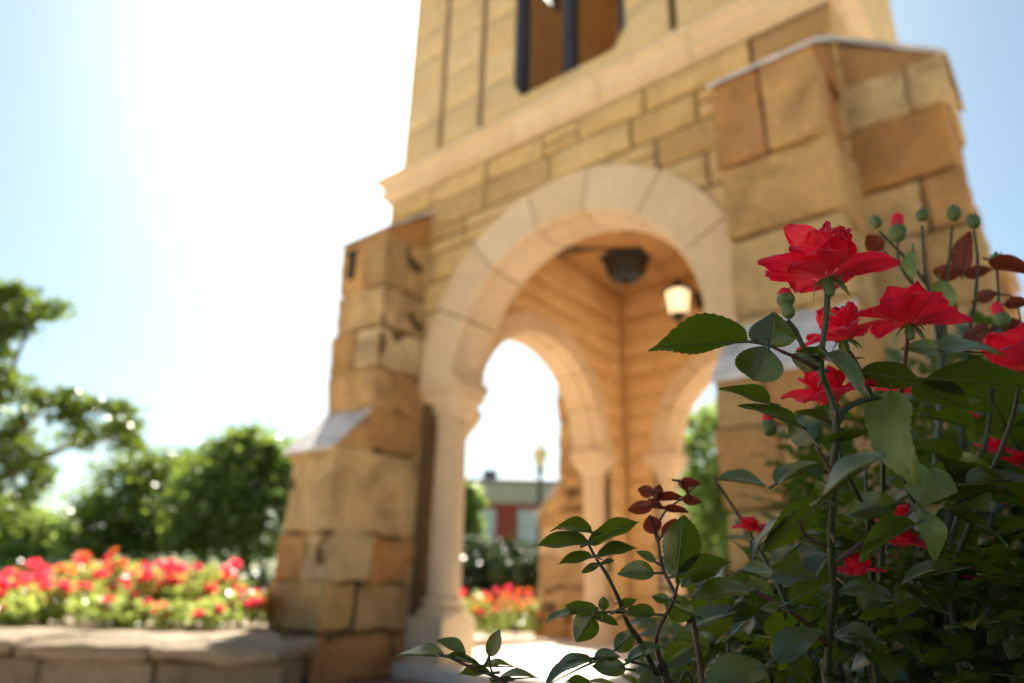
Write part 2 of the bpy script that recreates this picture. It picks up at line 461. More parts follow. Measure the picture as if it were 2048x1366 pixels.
def buttress(sx, k, seed):
    flat = .55 if (k, sx) in ((0, 1), (1, -1)) else 1.0
    rng = random.Random(seed)
    tf = side_tf(k) @ Matrix.Scale(sx, 4, Vector((1, 0, 0)))
    mb = MB()
    def courses(z0, z1, yf, hh, amp):
        z = z0
        while z < z1 - .02:
            h = rng.uniform(*hh); h = h if z1 - z - h > hh[0] * .6 else z1 - z
            yb = -W + .05; yf_ = yf - rng.uniform(-.02, .025)
            dx0, dx1 = rng.uniform(-.02, .02), rng.uniform(-.02, .03)
            mode = rng.choice((0, 1, 2, 3)); g = .007
            X0, X1 = BA + dx0, BB + dx1
            ym = yf_ + rng.uniform(.3, .5) * (yb - yf_) if mode in (1, 3) else None
            xm = BA + rng.uniform(.35, .65) * (BB - BA) if mode in (2, 3) else None
            ys = [(yf_, yb)] if ym is None else [(yf_, ym - g), (ym + g, yb)]
            for n_, (y0, y1) in enumerate(ys):
                xs = [(X0, X1)] if (xm is None or n_) else [(X0, xm - g), (xm + g, X1)]
                for (x0, x1) in xs:
                    rockbox(mb, x0, x1, y0, y1, z + g, z + h - g, amp, .055, .024, rng.random() * 40)
            z += h
    courses(0.0, ZL, -W - BD2, (.36, .54), .055 * flat)
    courses(ZL + .02, ZE, -W - BD, (.36, .56), .040 * flat)
    # sloping shoulders under the two caps
    def wedge(y0, z0, y1, z1, zb, x0, x1):
        mb.add([(x0, y0, zb), (x1, y0, zb), (x1, y0, z0), (x0, y0, z0), (x0, y1, zb), (x1, y1, zb), (x1, y1, z1), (x0, y1, z1)],
               [(0, 1, 2, 3), (5, 4, 7, 6), (3, 2, 6, 7), (0, 3, 7, 4), (1, 5, 6, 2), (0, 4, 5, 1)])
    wedge(-W - BD2 + .02, ZL + .015, -W - BD + .05, ZL2 - .03, ZL - .06, BA + .01, BB)
    wedge(-W - BD + .02, ZE + .015, -W + .02, ZW - .03, ZE - .06, BA + .01, BB)
    bo = mb.build('buttress', M['rock'], TW, smooth=False, tf=tf)
    mo = MB(); mo.box(BA + .035, BB - .035, -W - BD + .04, -W + .05, .02, ZE); mo.box(BA + .035, BB - .035, -W - BD2 + .04, -W - BD, .02, ZL)
    mo.build('mortar_joint', M['mortar'], bo, tf=tf)
    for (y0, z0, y1, z1, ov) in ((-W - BD2, ZL, -W - BD + .02, ZL2, .035), (-W - BD, ZE, -W, ZW, .06)):
        sl_ = (z1 - z0) / (y1 - y0); ya = y0 - ov; za = z0 - ov * sl_; th = .045
        cp = MB()
        x0, x1 = BA - ov * .4, BB + ov * .5
        pr = [(ya, za), (y1, z1), (y1, z1 + th), (ya + .012, za + th), (ya, za + th * .7)]
        vs = [(x, y, z) for x in (x0, x1) for (y, z) in pr]; n_ = len(pr)
        cp.add(vs, [tuple(range(n_))[::-1], tuple(range(n_, 2 * n_))] + [(i, (i + 1) % n_, n_ + (i + 1) % n_, n_ + i) for i in range(n_)])
        cp.build('cap', M['slate'], bo, tf=tf)
for k in range(4):
    for sx in (-1, 1): buttress(sx, k, 101 + 7 * k + sx)

# cornice: moulded stones around the tower
prof = [(.0, ZC - .01), (.035, ZC), (.035, ZC + .035), (.06, ZC + .045), (.085, ZC + .07), (.095, ZC + .10), (.085, ZC + .125), (.06, ZC + .14), (.065, ZC + .16), (.10, ZC + .215), (.135, ZC + .245), (.135, ZC + .30), (.115, ZC + .312), (-.02, ZC + .34), (-.10, ZC + .345)]
cor = MB()
for k in range(4):
    tf = side_tf(k); cuts = [None, -1.5, -.55, .45, 1.35, None]; n_ = len(prof)
    for i in range(5):
        c0, c1 = cuts[i], cuts[i + 1]; vs = []
        for e, cc in enumerate((c0, c1)):
            for (o_, z) in prof:
                s = (-(W + o_) if e == 0 else (W + o_)) if cc is None else cc + (.003 if e == 0 else -.003)
                vs.append(tf @ Vector((s, -(W + o_), z)))
        cor.add([tuple(v) for v in vs], [(j, j + 1, n_ + j + 1, n_ + j) for j in range(n_ - 1)])
cor.build('cornice', M['smooth'], TW)

# lower chamber ceiling, belfry floor
cl = MB(); cl.box(-W + .2, W - .2, -W + .2, W - .2, ZC + .30, ZC + .38); cl.build('ceiling', M['rock'], TW)

# belfry storey with arched openings
WW, ZB, ZA = .68, 5.57, 10.8
def win_hole(ww):
    def f(u, v):
        if v < ZB or abs(u) >= ww: return None
        if v <= ZA:
            du = ww - abs(u); dv = v - ZB
            if dv < du: return (u, ZB)
            return (math.copysign(ww, u), v)
        d = math.hypot(u, v - ZA)
        if d < ww: kk = ww / max(d, 1e-6); return (u * kk, ZA + (v - ZA) * kk)
        return None
    return f
bf = MB(); bf.box(-WU + .36, WU - .36, -WU + .36, WU - .36, 5.33, 5.42); bf.build('belfry_bounce_floor', M['concrete'], TW)  # unseen pale floor added to bounce sun onto the belfry's inner walls
for k in range(4):
    ZB = 5.57 if k == 0 else 9.7
    tf = side_tf(k); rng = random.Random(60 + k)
    mb = MB()
    stone_face(mb, lambda u, v, d: (u, -WU - d, v), -WU, WU, ZU0 - .05, 5.46, (.3, .3), (.9, 1.2), .004, .006, rng=rng, split=0, gap=.004)
    for (a, b_) in ((-WU, -1.80), (-1.72, -1.19), (-1.11, 1.11), (1.19, 1.72), (1.80, WU)):
        stone_face(mb, lambda u, v, d: (u, -WU - d, v), a, b_, 5.46, ZU1, (.40, .55), (1.0, 2.4), .010, .006, rng=rng, split=0, gap=.006, cell=.13, hole=win_hole(WW))
    uo = mb.build('upper_wall', M['upper'], TW, smooth=True, tf=tf)
    co = MB()
    TU = .34
    skin = MB()
    for n_, co in ((WU - .09, skin), (WU - TU, co)):
        z0 = ZU0 - .1
        co.add([(-WU + .04, -n_, z0), (WU - .04, -n_, z0), (WU - .04, -n_, ZB), (-WU + .04, -n_, ZB)], [(0, 1, 2, 3)])
        for s in (-1, 1): co.add([(s * WW, -n_, ZB), (s * (WU - .04), -n_, ZB), (s * (WU - .04), -n_, ZA), (s * WW, -n_, ZA)], [(0, 1, 2, 3)])
        N = 20; A = [(WW * math.cos(math.pi * i / N), ZA + WW * math.sin(math.pi * i / N)) for i in range(N + 1)]
        B = [((WU - .04) * max(-1, min(1, 1.6 * math.cos(math.pi * i / N))), ZA + (ZU1 - ZA) * min(1, 1.6 * math.sin(math.pi * i / N))) for i in range(N + 1)]
        for i in range(N): co.add([(A[i][0], -n_, A[i][1]), (B[i][0], -n_, B[i][1]), (B[i + 1][0], -n_, B[i + 1][1]), (A[i + 1][0], -n_, A[i + 1][1])], [(0, 1, 2, 3)])
    # reveals
    P_ = [(-WW, ZB), (WW, ZB)] + [(WW, ZA)] + A[1:-1] + [(-WW, ZA)]
    for i in range(len(P_)):
        p, q = P_[i], P_[(i + 1) % len(P_)]
        co.add([(p[0], -WU - .004, p[1]), (q[0], -WU - .004, q[1]), (q[0], -WU + TU, q[1]), (p[0], -WU + TU, p[1])], [(0, 1, 2, 3)])
    co.build('lining', M['inner'], uo, tf=tf); skin.build('mortar_joint', M['mortar'], uo, tf=tf)
    fr = MB()
    yy0, yy1 = -WU + .02, -WU + .16
    fr.box(-WW, -WW + .10, yy0, yy1, ZB, ZA, .008); fr.box(WW - .08, WW, yy0, yy1, ZB, ZA, .008); fr.box(-.055, .055, yy0 + .003, yy1 - .003, ZB, ZA + .3, .008)
    for s in (-1, 1):
        c0 = s * (WW - .05) / 2 + s * .0; rr = (WW - .05) / 2
        vs = []; fs = []; N = 14
        for i in range(N + 1):
            g = math.pi * i / N
            for r_ in (rr + .03, rr - .05):
                for y_ in (yy0 + .01, yy1 - .01): vs.append((c0 + s * .02 + r_ * math.cos(g), y_, ZA - .7 + r_ * math.sin(g)))
        for i in range(N):
            a = i * 4; fs += [(a, a + 4, a + 5, a + 1), (a + 2, a + 3, a + 7, a + 6), (a, a + 2, a + 6, a + 4), (a + 1, a + 5, a + 7, a + 3)]
        fr.add(vs, fs)
    fr.build('window_frame', M['metal'], TW, tf=tf)
cl = MB(); cl.box(-WU + .36, WU - .36, -WU + .36, WU - .36, ZU1 - .08, ZU1 - .01); cl.build('belfry_ceiling', M['inner'], TW)
mbk = MB(); mbk.box(-2.23, -2.15, -W - BD - .07, -W - BD + .02, 3.68, 3.95, .015); mbk.box(-2.25, -2.13, -W - BD - .085, -W - BD + .02, 3.93, 3.98, .01)
mbk.build('metal_fixture', M['iron'], TW)
top = MB()
top.box(-WU - .15, WU + .15, -WU - .15, WU + .15, ZU1, ZU1 + .35, .03)
top.add([(-2.45, -2.45, ZU1 + .35), (2.45, -2.45, ZU1 + .35), (2.45, 2.45, ZU1 + .35), (-2.45, 2.45, ZU1 + .35), (0, 0, ZU1 + 3.6)], [(0, 1, 4), (1, 2, 4), (2, 3, 4), (3, 0, 4)])
top.build('roof', M['slate'], TW)

# ------------------------------------------------------------ lanterns under the vault
def lantern(name, label, loc, rz, arm, lit, sc=1.0, fat=1.0):
    """hexagonal lantern hanging from a wall bracket; local +Y is away from the wall, the origin at the wall"""
    r = empty(name, loc, label, 'lantern', 'lanterns inside the tower', rz); r.scale = (sc * fat, sc * fat, sc)
    br_ = MB(); br_.box(-.06, .06, 0, .03, -.16, .16, .01)
    tube(br_, [(0, .02, .02), (0, arm * .5, .10), (0, arm, .06)], .024, .02, 8)
    tube(br_, [(0, .02, -.12), (0, arm * .35, -.02), (0, arm * .7, .085)], .016, .014, 8)
    br_.build('bracket', M['iron'], r, smooth=True)
    hd = MB(); Y = arm
    lathe(hd, [(.02, .10), (.03, .04), (.05, .02), (.10, -.02), (.21, -.10), (.235, -.12), (.235, -.145), (.18, -.15)], 6, (0, Y))
    lathe(hd, [(.13, -.52), (.15, -.53), (.15, -.56), (.11, -.59), (.05, -.63), (.03, -.66), (.035, -.69), (.01, -.72)], 6, (0, Y))
    for i in range(6):
        g = 2 * math.pi * (i + .5) / 6
        tube(hd, [(math.cos(g) * .195, Y + math.sin(g) * .195, -.14), (math.cos(g) * .145, Y + math.sin(g) * .145, -.53)], .010, .010, 6)
    hd.build('frame', M['iron'], r)
    gl = MB(); lathe(gl, [(.187, -.15), (.137, -.525)], 6, (0, Y)); gl.build('glass', lit, r)
    return r
lm, nt, b = new_mat('lit lantern glass')
b.inputs['Base Color'].default_value = (.9, .75, .5, 1); b.inputs['Roughness'].default_value = .3
b.inputs['Emission Color'].default_value = (1, .72, .38, 1); b.inputs['Emission Strength'].default_value = .55
dk, nt, b = new_mat('dark lantern glass'); b.inputs['Base Color'].default_value = (.02, .018, .015, 1); b.inputs['Roughness'].default_value = .15
lantern('wall_lantern', 'black unlit lantern on a bracket over the front arch, dark underside showing', (TC.x - .78, TC.y - WI, 3.98), R(-55), .88, dk, .50, 2.3)
lantern('wall_lantern', 'glowing lantern with black cap on the back wall of the tower', (TC.x - .66, TC.y + WI, 4.80), math.pi, .85, lm, .86)

# ------------------------------------------------------------ far setting: trees, hedges, house, lamp, beds
M['bark'] = plain_mat('bark', (.10, .07, .045), .9, var=.4, scale=12)
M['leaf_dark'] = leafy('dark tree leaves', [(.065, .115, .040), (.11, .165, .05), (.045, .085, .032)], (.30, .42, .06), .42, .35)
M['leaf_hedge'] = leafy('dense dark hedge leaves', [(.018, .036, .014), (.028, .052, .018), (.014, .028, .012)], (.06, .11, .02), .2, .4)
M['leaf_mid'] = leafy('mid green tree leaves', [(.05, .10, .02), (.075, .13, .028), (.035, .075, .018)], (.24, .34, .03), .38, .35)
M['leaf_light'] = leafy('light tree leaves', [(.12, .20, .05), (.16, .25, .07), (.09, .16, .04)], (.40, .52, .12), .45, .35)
M['bed_leaf'] = leafy('sunlit rose leaves', [(.16, .22, .06), (.22, .28, .08), (.11, .16, .04)], (.50, .60, .12), .5, .3)
M['bloom'] = leafy('garden rose petals', [(.82, .02, .06), (.88, .05, .12), (.80, .03, .04)], (1.0, .08, .14), .45, .6)
M['bloom_o'] = leafy('orange red petals', [(.82, .13, .04), (.75, .08, .03)], (.95, .25, .06), .45, .6)

def leaf_cloud(mb, blobs, n, size, rng, hollow=.55, flat=.7):
    """many small leaf quads spread through ellipsoids (cx, cy, cz, rx, ry, rz)"""
    vol = [(b[3] * b[4] * b[5]) ** .7 for b in blobs]; tot = sum(vol)
    for bl, v in zip(blobs, vol):
        k = int(n * v / tot)
        # leaves gather in clumps
        clumps = []
        for _ in range(max(6, k // 45)):
            while True:
                p = Vector((rng.gauss(0, 1), rng.gauss(0, 1), rng.gauss(0, 1)))
                if p.length > .1: break
            p.normalize(); p *= hollow + (1 - hollow) * rng.random() ** .6
            clumps.append(p)
        for _ in range(k):
            c = rng.choice(clumps)
            s = .16
            p = Vector((c.x + rng.gauss(0, s), c.y + rng.gauss(0, s), c.z + rng.gauss(0, s * flat)))
            p = Vector((bl[0] + p.x * bl[3], bl[1] + p.y * bl[4], bl[2] + p.z * bl[5]))
            a = Vector((rng.gauss(0, 1), rng.gauss(0, 1), rng.gauss(0, .5))).normalized()
            b_ = a.cross(Vector((rng.gauss(0, 1), rng.gauss(0, 1), rng.gauss(0, 1)))).normalized()
            L = size * rng.uniform(.6, 1.3); w = L * .32
            o = len(mb.v)
            mb.v.extend([tuple(p), tuple(p + a * L * .5 + b_ * w), tuple(p + a * L), tuple(p + a * L * .5 - b_ * w)])
            mb.f.append((o, o + 1, o + 2, o + 3))

def tree(name, base, label, blobs, n, size, mat, trunk_r, group=None, seed=1, limbs=6, cat='tree'):
    rng = random.Random(seed)
    t = empty(name, base, label, cat, group)
    mb = MB(); bz = min(b[2] - b[5] * .4 for b in blobs)
    cx = sum(b[0] for b in blobs) / len(blobs); cy = sum(b[1] for b in blobs) / len(blobs)
    tube(mb, [(0, 0, -.1), (trunk_r * .4, 0, bz * .5), (cx * .3, cy * .3, bz * 1.05)], trunk_r, trunk_r * .6, 10)
    for i, b_ in enumerate(blobs * 2 if len(blobs) < limbs else blobs):
        j = Vector((rng.uniform(-.4, .4) * b_[3], rng.uniform(-.4, .4) * b_[4], rng.uniform(-.2, .5) * b_[5]))
        s = Vector((cx * .3, cy * .3, bz * rng.uniform(.75, 1.0))); e = Vector(b_[:3]) + j
        mid = (s + e) / 2 + Vector((rng.uniform(-.2, .2), rng.uniform(-.2, .2), .15)) * (e - s).length * .5
        tube(mb, [s, mid, e], trunk_r * .45, trunk_r * .10, 7)
    mb.build('trunk', M['bark'], t, smooth=True)
    mb = MB(); leaf_cloud(mb, blobs, n, size, rng); mb.build('crown', mat, t)
    return t

def blob_at(base, px, py, dep, rpx, rpy, rz=None):
    p = at(px, py, dep); k = dep / F
    return (p.x - base.x, p.y - base.y, p.z - base.z, rpx * k, rpx * k, (rpy if rz is None else rz) * k)

def tree_px(name, trunk_px, dep, label, blobs, n, size, mat, tr, **kw):
    b0 = at(trunk_px, 1180, dep); base = Vector((b0.x, b0.y, 0))
    return tree(name, base, label, [blob_at(base, x, y, dep + dd, rx, ry) for (x, y, rx, ry, dd) in blobs], n, size, mat, tr, **kw)

tree_px('shade_tree', -170, 11, 'near tree at the left edge with a leafy branch reaching over the flower bed',
        [(-50, 620, 95, 60, 0), (60, 610, 70, 30, .3), (-60, 720, 75, 60, 0), (-30, 820, 85, 90, 0), (10, 960, 70, 90, -.3), (195, 850, 72, 48, .2), (120, 800, 50, 28, 0), (-240, 560, 170, 90, 0), (-220, 800, 160, 160, .5), (262, 880, 30, 24, 0)], 28000, .12, M['leaf_mid'], .16, seed=3)
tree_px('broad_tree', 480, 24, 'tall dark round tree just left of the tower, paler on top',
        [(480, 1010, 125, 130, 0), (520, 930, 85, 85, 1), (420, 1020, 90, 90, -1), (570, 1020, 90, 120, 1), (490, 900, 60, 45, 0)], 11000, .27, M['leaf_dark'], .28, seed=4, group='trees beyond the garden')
tree_px('broad_tree', 290, 27, 'middle dark tree with pale top, left of the tallest one',
        [(300, 1010, 110, 100, 0), (240, 1060, 95, 90, 0), (340, 960, 80, 60, 1), (200, 1100, 70, 60, -1)], 9500, .27, M['leaf_mid'], .25, seed=5, group='trees beyond the garden')
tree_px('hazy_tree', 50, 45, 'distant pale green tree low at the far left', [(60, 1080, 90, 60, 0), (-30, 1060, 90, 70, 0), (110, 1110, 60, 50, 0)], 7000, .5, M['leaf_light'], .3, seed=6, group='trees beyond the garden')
tree_px('broad_tree', 400, 30, 'pale green lit tree top peeping between the two dark trees', [(395, 950, 80, 50, 0), (420, 1010, 90, 80, 0)], 5000, .26, M['leaf_mid'], .2, seed=16, group='trees beyond the garden')
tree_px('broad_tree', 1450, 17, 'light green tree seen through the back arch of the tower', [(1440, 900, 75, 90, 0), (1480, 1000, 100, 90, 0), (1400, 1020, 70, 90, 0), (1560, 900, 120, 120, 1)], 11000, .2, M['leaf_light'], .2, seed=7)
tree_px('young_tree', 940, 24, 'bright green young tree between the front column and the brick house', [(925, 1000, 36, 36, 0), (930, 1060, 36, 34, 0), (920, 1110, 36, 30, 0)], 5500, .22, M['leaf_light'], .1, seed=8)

def hedge(px0, px1, dep, zt, label, n, size, mat, seed):
    rng = random.Random(seed); a = gd(px0, dep, 0); b_ = gd(px1, dep, 0); c_ = (a + b_) / 2
    t = empty('hedge', c_, label, 'hedge'); mb = MB()
    bl = []
    for i in range(7):
        q = a.lerp(b_, (i + .5) / 7) - c_
        bl.append((q.x, q.y, zt * .5, (b_ - a).length / 9, .9, zt * rng.uniform(.46, .58)))
    leaf_cloud(mb, bl, n, size, rng, .5); mb.build('foliage', mat, t)
    core = MB()
    for q in bl: rockbox(core, q[0] - q[3] * .8, q[0] + q[3] * .8, q[1] - .5, q[1] + .5, 0, zt * .8, .12, .3, .2, q[0])
    core.build('twigs', M['leaf_dark'], t)
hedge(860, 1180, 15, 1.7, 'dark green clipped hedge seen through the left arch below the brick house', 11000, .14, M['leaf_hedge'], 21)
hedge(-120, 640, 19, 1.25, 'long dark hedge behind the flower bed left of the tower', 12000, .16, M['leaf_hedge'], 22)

# brick house far behind
M['white'] = plain_mat('white painted trim', (.62, .57, .50), .6)
M['wglass'] = plain_mat('curtained window glass', (.66, .70, .70), .5)
M['darkroof'] = plain_mat('dark shingle roof', (.07, .08, .11), .7)
hp = gd(1130, 42, 0)
hs = empty('brick_house', hp, 'red brick house with white cornice and tall pale windows seen through the tower', 'house', rz=YAW)
hb = MB(); hb.box(-6.0, 14, 0, 9, 0, 5.72); hb.build('wall', plain_mat('red brick wall', (.42, .075, .05), .85, var=.2, scale=3), hs)
hb = MB(); hb.box(-6.25, 14.2, -.25, 9.3, 5.722, 6.05, .03); hb.box(-6.5, 14.4, -.5, 9.5, 6.052, 6.5, .03); hb.box(-6.7, 14.6, -.7, 9.6, 6.502, 6.85, .03); hb.build('cornice', M['white'], hs)
hb = MB(); hb.box(-6.85, 14.75, -.85, 9.75, 6.852, 7.02, .03); hb.build('gutter', M['darkroof'], hs)
hb = MB(); hb.add([(-6.5, -.4, 7.03), (14.4, -.4, 7.03), (14.4, 9.4, 7.03), (-6.5, 9.4, 7.03), (-4.6, 3.2, 7.7), (10, 3.2, 7.7)], [(0, 1, 5, 4), (1, 2, 5), (2, 3, 4, 5), (3, 0, 4)])
ro = hb.build('roof', M['darkroof'], hs)
hb = MB(); hb.box(-4.6, -3.7, 2, 3, 6.95, 8.0, .04); hb.build('chimney', M['darkroof'], ro)
for i, x in enumerate((-4.32, -1.74, .84, 3.5, 6.4, 9.3, 12.0)):
    for z0 in (.7, 3.45):
        hb = MB(); w2 = .56
        hb.box(x - w2, x + w2, -.10, -.02, z0, z0 + 1.85); wo_ = hb.build('window', M['wglass'], hs)
        hb = MB(); hb.box(x - w2 - .12, x + w2 + .12, -.16, -.001, z0 - .14, z0 - .002); hb.box(x - w2 - .1, x - w2 - .002, -.13, -.001, z0, z0 + 1.85); hb.box(x + w2 + .002, x + w2 + .1, -.13, -.001, z0, z0 + 1.85)
        hb.box(x - w2 - .1, x + w2 + .1, -.15, -.001, z0 + 1.852, z0 + 1.95); hb.box(x - w2, x + w2, -.125, -.101, z0 + .9, z0 + .96); hb.build('frame', M['white'], wo_)

lp = gd(1090, 19, 0)
ls = empty('street_lamp', lp, 'black street lamp post with yellowish lantern in front of the brick house', 'street lamp')
mb = MB(); lathe(mb, [(.17, 0), (.17, .12), (.12, .2), (.10, .7), (.07, .8), (.06, 2.4), (.05, 3.75), (.09, 3.8), (.10, 3.9)], 12); mb.build('pole', M['iron'], ls, smooth=True)
mb = MB(); lathe(mb, [(.09, 3.9), (.20, 4.35)], 6); lm2, nt, b = new_mat('pale lamp glass'); b.inputs['Base Color'].default_value = (.75, .62, .35, 1); b.inputs['Roughness'].default_value = .3
mb.build('glass', lm2, ls)
mb = MB(); lathe(mb, [(.23, 4.35), (.12, 4.48), (.03, 4.55), (.02, 4.66)], 6); mb.build('cap', lm2, ls)

# garden beds
sm, nt, b = new_mat('bed soil')
c = ramp(nt, [(.3, (.20, .14, .09)), (.7, (.42, .33, .22))], noise_n(nt, 9, 8, .7))
nt.links.new(c, b.inputs['Base Color']); b.inputs['Roughness'].default_value = .95; bump(nt, b, noise_n(nt, 30, 6), .8, .03)

# low garden wall, two courses of rough stone, parallel to the picture's left part
wa, wb = gd(-420, 4.0, 0), gd(598, 3.95, 0)
gw = empty('garden_wall', wa, 'low rough stone wall edging the flower bed, its top lit by the sun', 'wall', rz=math.atan2(wb.y - wa.y, wb.x - wa.x))
Lw = (wb - wa).length; rng = random.Random(5)
mb = MB(); x = 0
while x < Lw - .1:
    w = min(rng.uniform(.4, .75), Lw - x); w = w if Lw - x - w > .3 else Lw - x
    rockbox(mb, x + .004, x + w - .006, rng.uniform(-.06, .0), .72 + rng.uniform(-.05, .05), .345, .418 + rng.uniform(-.012, .012), .035, .05, .03, rng.random() * 30); x += w
mb.build('capstones', M['capstone'], gw)
mb = MB()
for (z0, z1) in ((.0, .16), (.17, .338)):
    x = 0
    while x < Lw - .1:
        w = min(rng.uniform(.3, .8), Lw - x); w = w if Lw - x - w > .25 else Lw - x
        rockbox(mb, x + .006, x + w - .006, .02 + rng.uniform(0, .02), .36, z0 + .004, z1, .03, .05, .025, rng.random() * 30); x += w
mb.build('stonework', M['lowstone'], gw)
mb = MB(); mb.box(.02, Lw - .04, .06, .34, 0.01, .37); mb.build('mortar_joint', M['mortar'], gw)

def bed(pts, z, name):
    mb = MB(); N = len(pts)
    mb.add([(p.x, p.y, z) for p in pts] + [(p.x, p.y, -.02) for p in pts], [tuple(range(N))] + [(i, i + N, (i + 1) % N + N, (i + 1) % N) for i in range(N)])
    o = mb.build(name, sm); o['kind'] = 'structure'; return o
bed([gd(-620, 4.5, 0), gd(600, 4.5, 0), gd(565, 6.0, 0), gd(560, 9.5, 0), gd(-420, 9.5, 0)], .40, 'soil')

def bloom_mesh(name, r, seed, n=9):
    rng = random.Random(seed); mb = MB()
    for ring, (cnt, el, rr) in enumerate(((5, .25, 1), (5, .7, .85), (4, 1.1, .6))):
        for i in range(cnt):
            g = 2 * math.pi * (i + .5 * ring) / cnt + rng.uniform(-.2, .2); e = el + rng.uniform(-.15, .15)
            d = Vector((math.cos(g) * math.cos(e), math.sin(g) * math.cos(e), math.sin(e))); l = Vector((-math.sin(g), math.cos(g), 0)); u_ = d.cross(l)
            L = r * rr; w = L * .42
            P0 = Vector((0, 0, 0)); v = [P0, d * L * .5 + l * w + u_ * -.1 * L, d * L * .95 + l * w * .7, d * L * 1.02, d * L * .95 - l * w * .7, d * L * .5 - l * w + u_ * -.1 * L, d * L * .55 - u_ * .0]
            mb.add([tuple(q) for q in v], [(0, 1, 6), (1, 2, 6), (2, 3, 6), (3, 4, 6), (4, 5, 6), (5, 0, 6)])
    return mb
bl_src = []
for i, mt in enumerate((M['bloom'], M['bloom'], M['bloom_o'])):
    o = bloom_mesh('b', .048, i).build('flower', mt); bl_src.append(o.data); bpy.data.objects.remove(o)
def bush(px, dep, z0, hgt, wid, nfl, label, group, seed, orange=False, n=650):
    rng = random.Random(seed); p = gd(px, dep, z0)
    t = empty('rose_bush', p, label, 'rose bush', group)
    mb = MB(); leaf_cloud(mb, [(0, 0, hgt * .5, wid, wid, hgt * .42)], n, .055, rng, .35, 1); mb.build('foliage', M['bed_leaf'], t)
    mb = MB()
    for i in range(6):
        g = rng.uniform(0, 6.28); q = wid * .7
        tube(mb, [(0, 0, -.02), (math.cos(g) * q * .4, math.sin(g) * q * .4, hgt * .5), (math.cos(g) * q, math.sin(g) * q, hgt * .85)], .008, .004, 5, 4)
    mb.build('stem', M['bark'], t)
    for i in range(nfl):
        g = rng.uniform(0, 6.28); q = wid * rng.random() ** .5 * 1.0
        o = bpy.data.objects.new('flower', bl_src[2] if orange and rng.random() < .75 else bl_src[rng.randrange(2)]); COL.objects.link(o); o.parent = t
        o.location = (math.cos(g) * q, math.sin(g) * q, hgt * rng.uniform(.62, 1.08) - q * .15)
        o.rotation_euler = (rng.uniform(-.9, .9), rng.uniform(-.9, .9), rng.uniform(0, 6.28)); s = rng.uniform(.9, 1.6); o.scale = (s, s, s)
spots = [(-60, 5.0, .34, 'leftmost low rose bush at the frame edge'), (40, 5.3, .40, 'second low red rose bush from the left'), (120, 5.0, .36, 'rose bush with dense pink red blooms under the overhanging branch'),
         (215, 5.4, .58, 'tallest rose bush with orange red young top'), (285, 5.1, .46, 'bushy red rose right of the tallest orange one'), (365, 5.2, .56, 'tall rose bush with one high red bloom beside the dark trees'),
         (440, 5.4, .52, 'rose bush with two raised red blooms left of the buttress'), (500, 5.2, .32, 'low rose bush against the stone buttress'),
         (165, 6.4, .55, 'rose bush in the back row behind the orange one'), (330, 6.5, .55, 'back row rose bush in the middle of the bed'), (80, 6.6, .5, 'back row rose bush near the far left'), (250, 4.75, .24, 'small front rose bush beside the wall, under the tall orange one'), (400, 4.75, .22, 'small front rose bush beside the wall, nearer the tower'), (60, 4.75, .2, 'small front rose bush beside the wall, far left')]
for i, (px, dp, h, lb) in enumerate(spots):
    bush(px, dp * 1.2, .40, h * .94, .31, 15 if h > .3 else 7, lb, 'rose bushes in the left bed', 300 + i, orange=(i == 3), n=900)
# rear bed beyond the tower with its kerb
ka, kb = gd(860, 10.1, 0), gd(1180, 10.1, 0)
kw = empty('stone_kerb', ka, 'pale stone kerb of the rear flower bed seen through the tower', 'kerb', rz=math.atan2(kb.y - ka.y, kb.x - ka.x))
mb = MB(); Lk = (kb - ka).length; x = 0
while x < Lk - .05:
    w = min(.5, Lk - x); rockbox(mb, x, x + w - .01, 0, .28, 0, .15, .012, .1, .02, x); x += w
mb.build('stonework', M['concrete'], kw)
bed([gd(850, 10.42, 0), gd(1190, 10.42, 0), gd(1190, 13.2, 0), gd(850, 13.2, 0)], .09, 'soil')
for i, (px, dp, h, lb) in enumerate([(905, 11, .62, 'rear bed rose bush partly hidden by the front column'), (950, 11.2, .66, 'rear bed rose bush with bright red blooms'), (1000, 11, .62, 'rear bed rose bush in the middle of the arch opening'), (1045, 11.2, .68, 'rear bed rose bush with orange red blooms'), (1085, 11, .62, 'rear bed rose bush beside the far buttress')]):
    bush(px, dp, .09, h, .32, 16, lb, 'rose bushes in the rear bed', 400 + i, orange=(i in (2, 3, 4)), n=700)

# ------------------------------------------------------------ the rose in the foreground
M['leaf_top'] = leafy('glossy rose leaf', [(.010, .025, .007), (.016, .033, .008), (.008, .021, .008)], (.17, .24, .006), .36, .25, .9, veins=True, back=(.036, .060, .008), scale=160)
M['leaf_pale'] = leafy('soft pale rose leaf', [(.055, .10, .035), (.07, .12, .04)], (.16, .25, .03), .35, .36, .5, veins=True, back=(.10, .16, .05), scale=160)
M['leaf_young'] = leafy('young red brown rose leaf', [(.10, .018, .010), (.13, .028, .014), (.07, .014, .012)], (.30, .045, .015), .40, .35, .5, scale=160)
M['stem_green'] = plain_mat('green rose stem', (.022, .030, .009), .45, var=.3, scale=120)
M['stem_red'] = plain_mat('reddish rose twig', (.055, .018, .010), .45, var=.3, scale=120)
M['sepal'] = leafy('sepal', [(.09, .14, .04), (.07, .12, .035)], (.20, .28, .05), .3, .5)
M['budgreen'] = plain_mat('bud green', (.075, .115, .025), .5, var=.3, scale=200)
M['thorn'] = plain_mat('thorn', (.22, .09, .05), .5)
pt_, nt, b = new_mat('red rose petal')
g = nt.nodes.new('ShaderNodeNewGeometry')
c = ramp(nt, [(0, (.80, .004, .028)), (.5, (.88, .010, .070)), (1, (.74, .004, .018))], g.outputs['Random Per Island'])
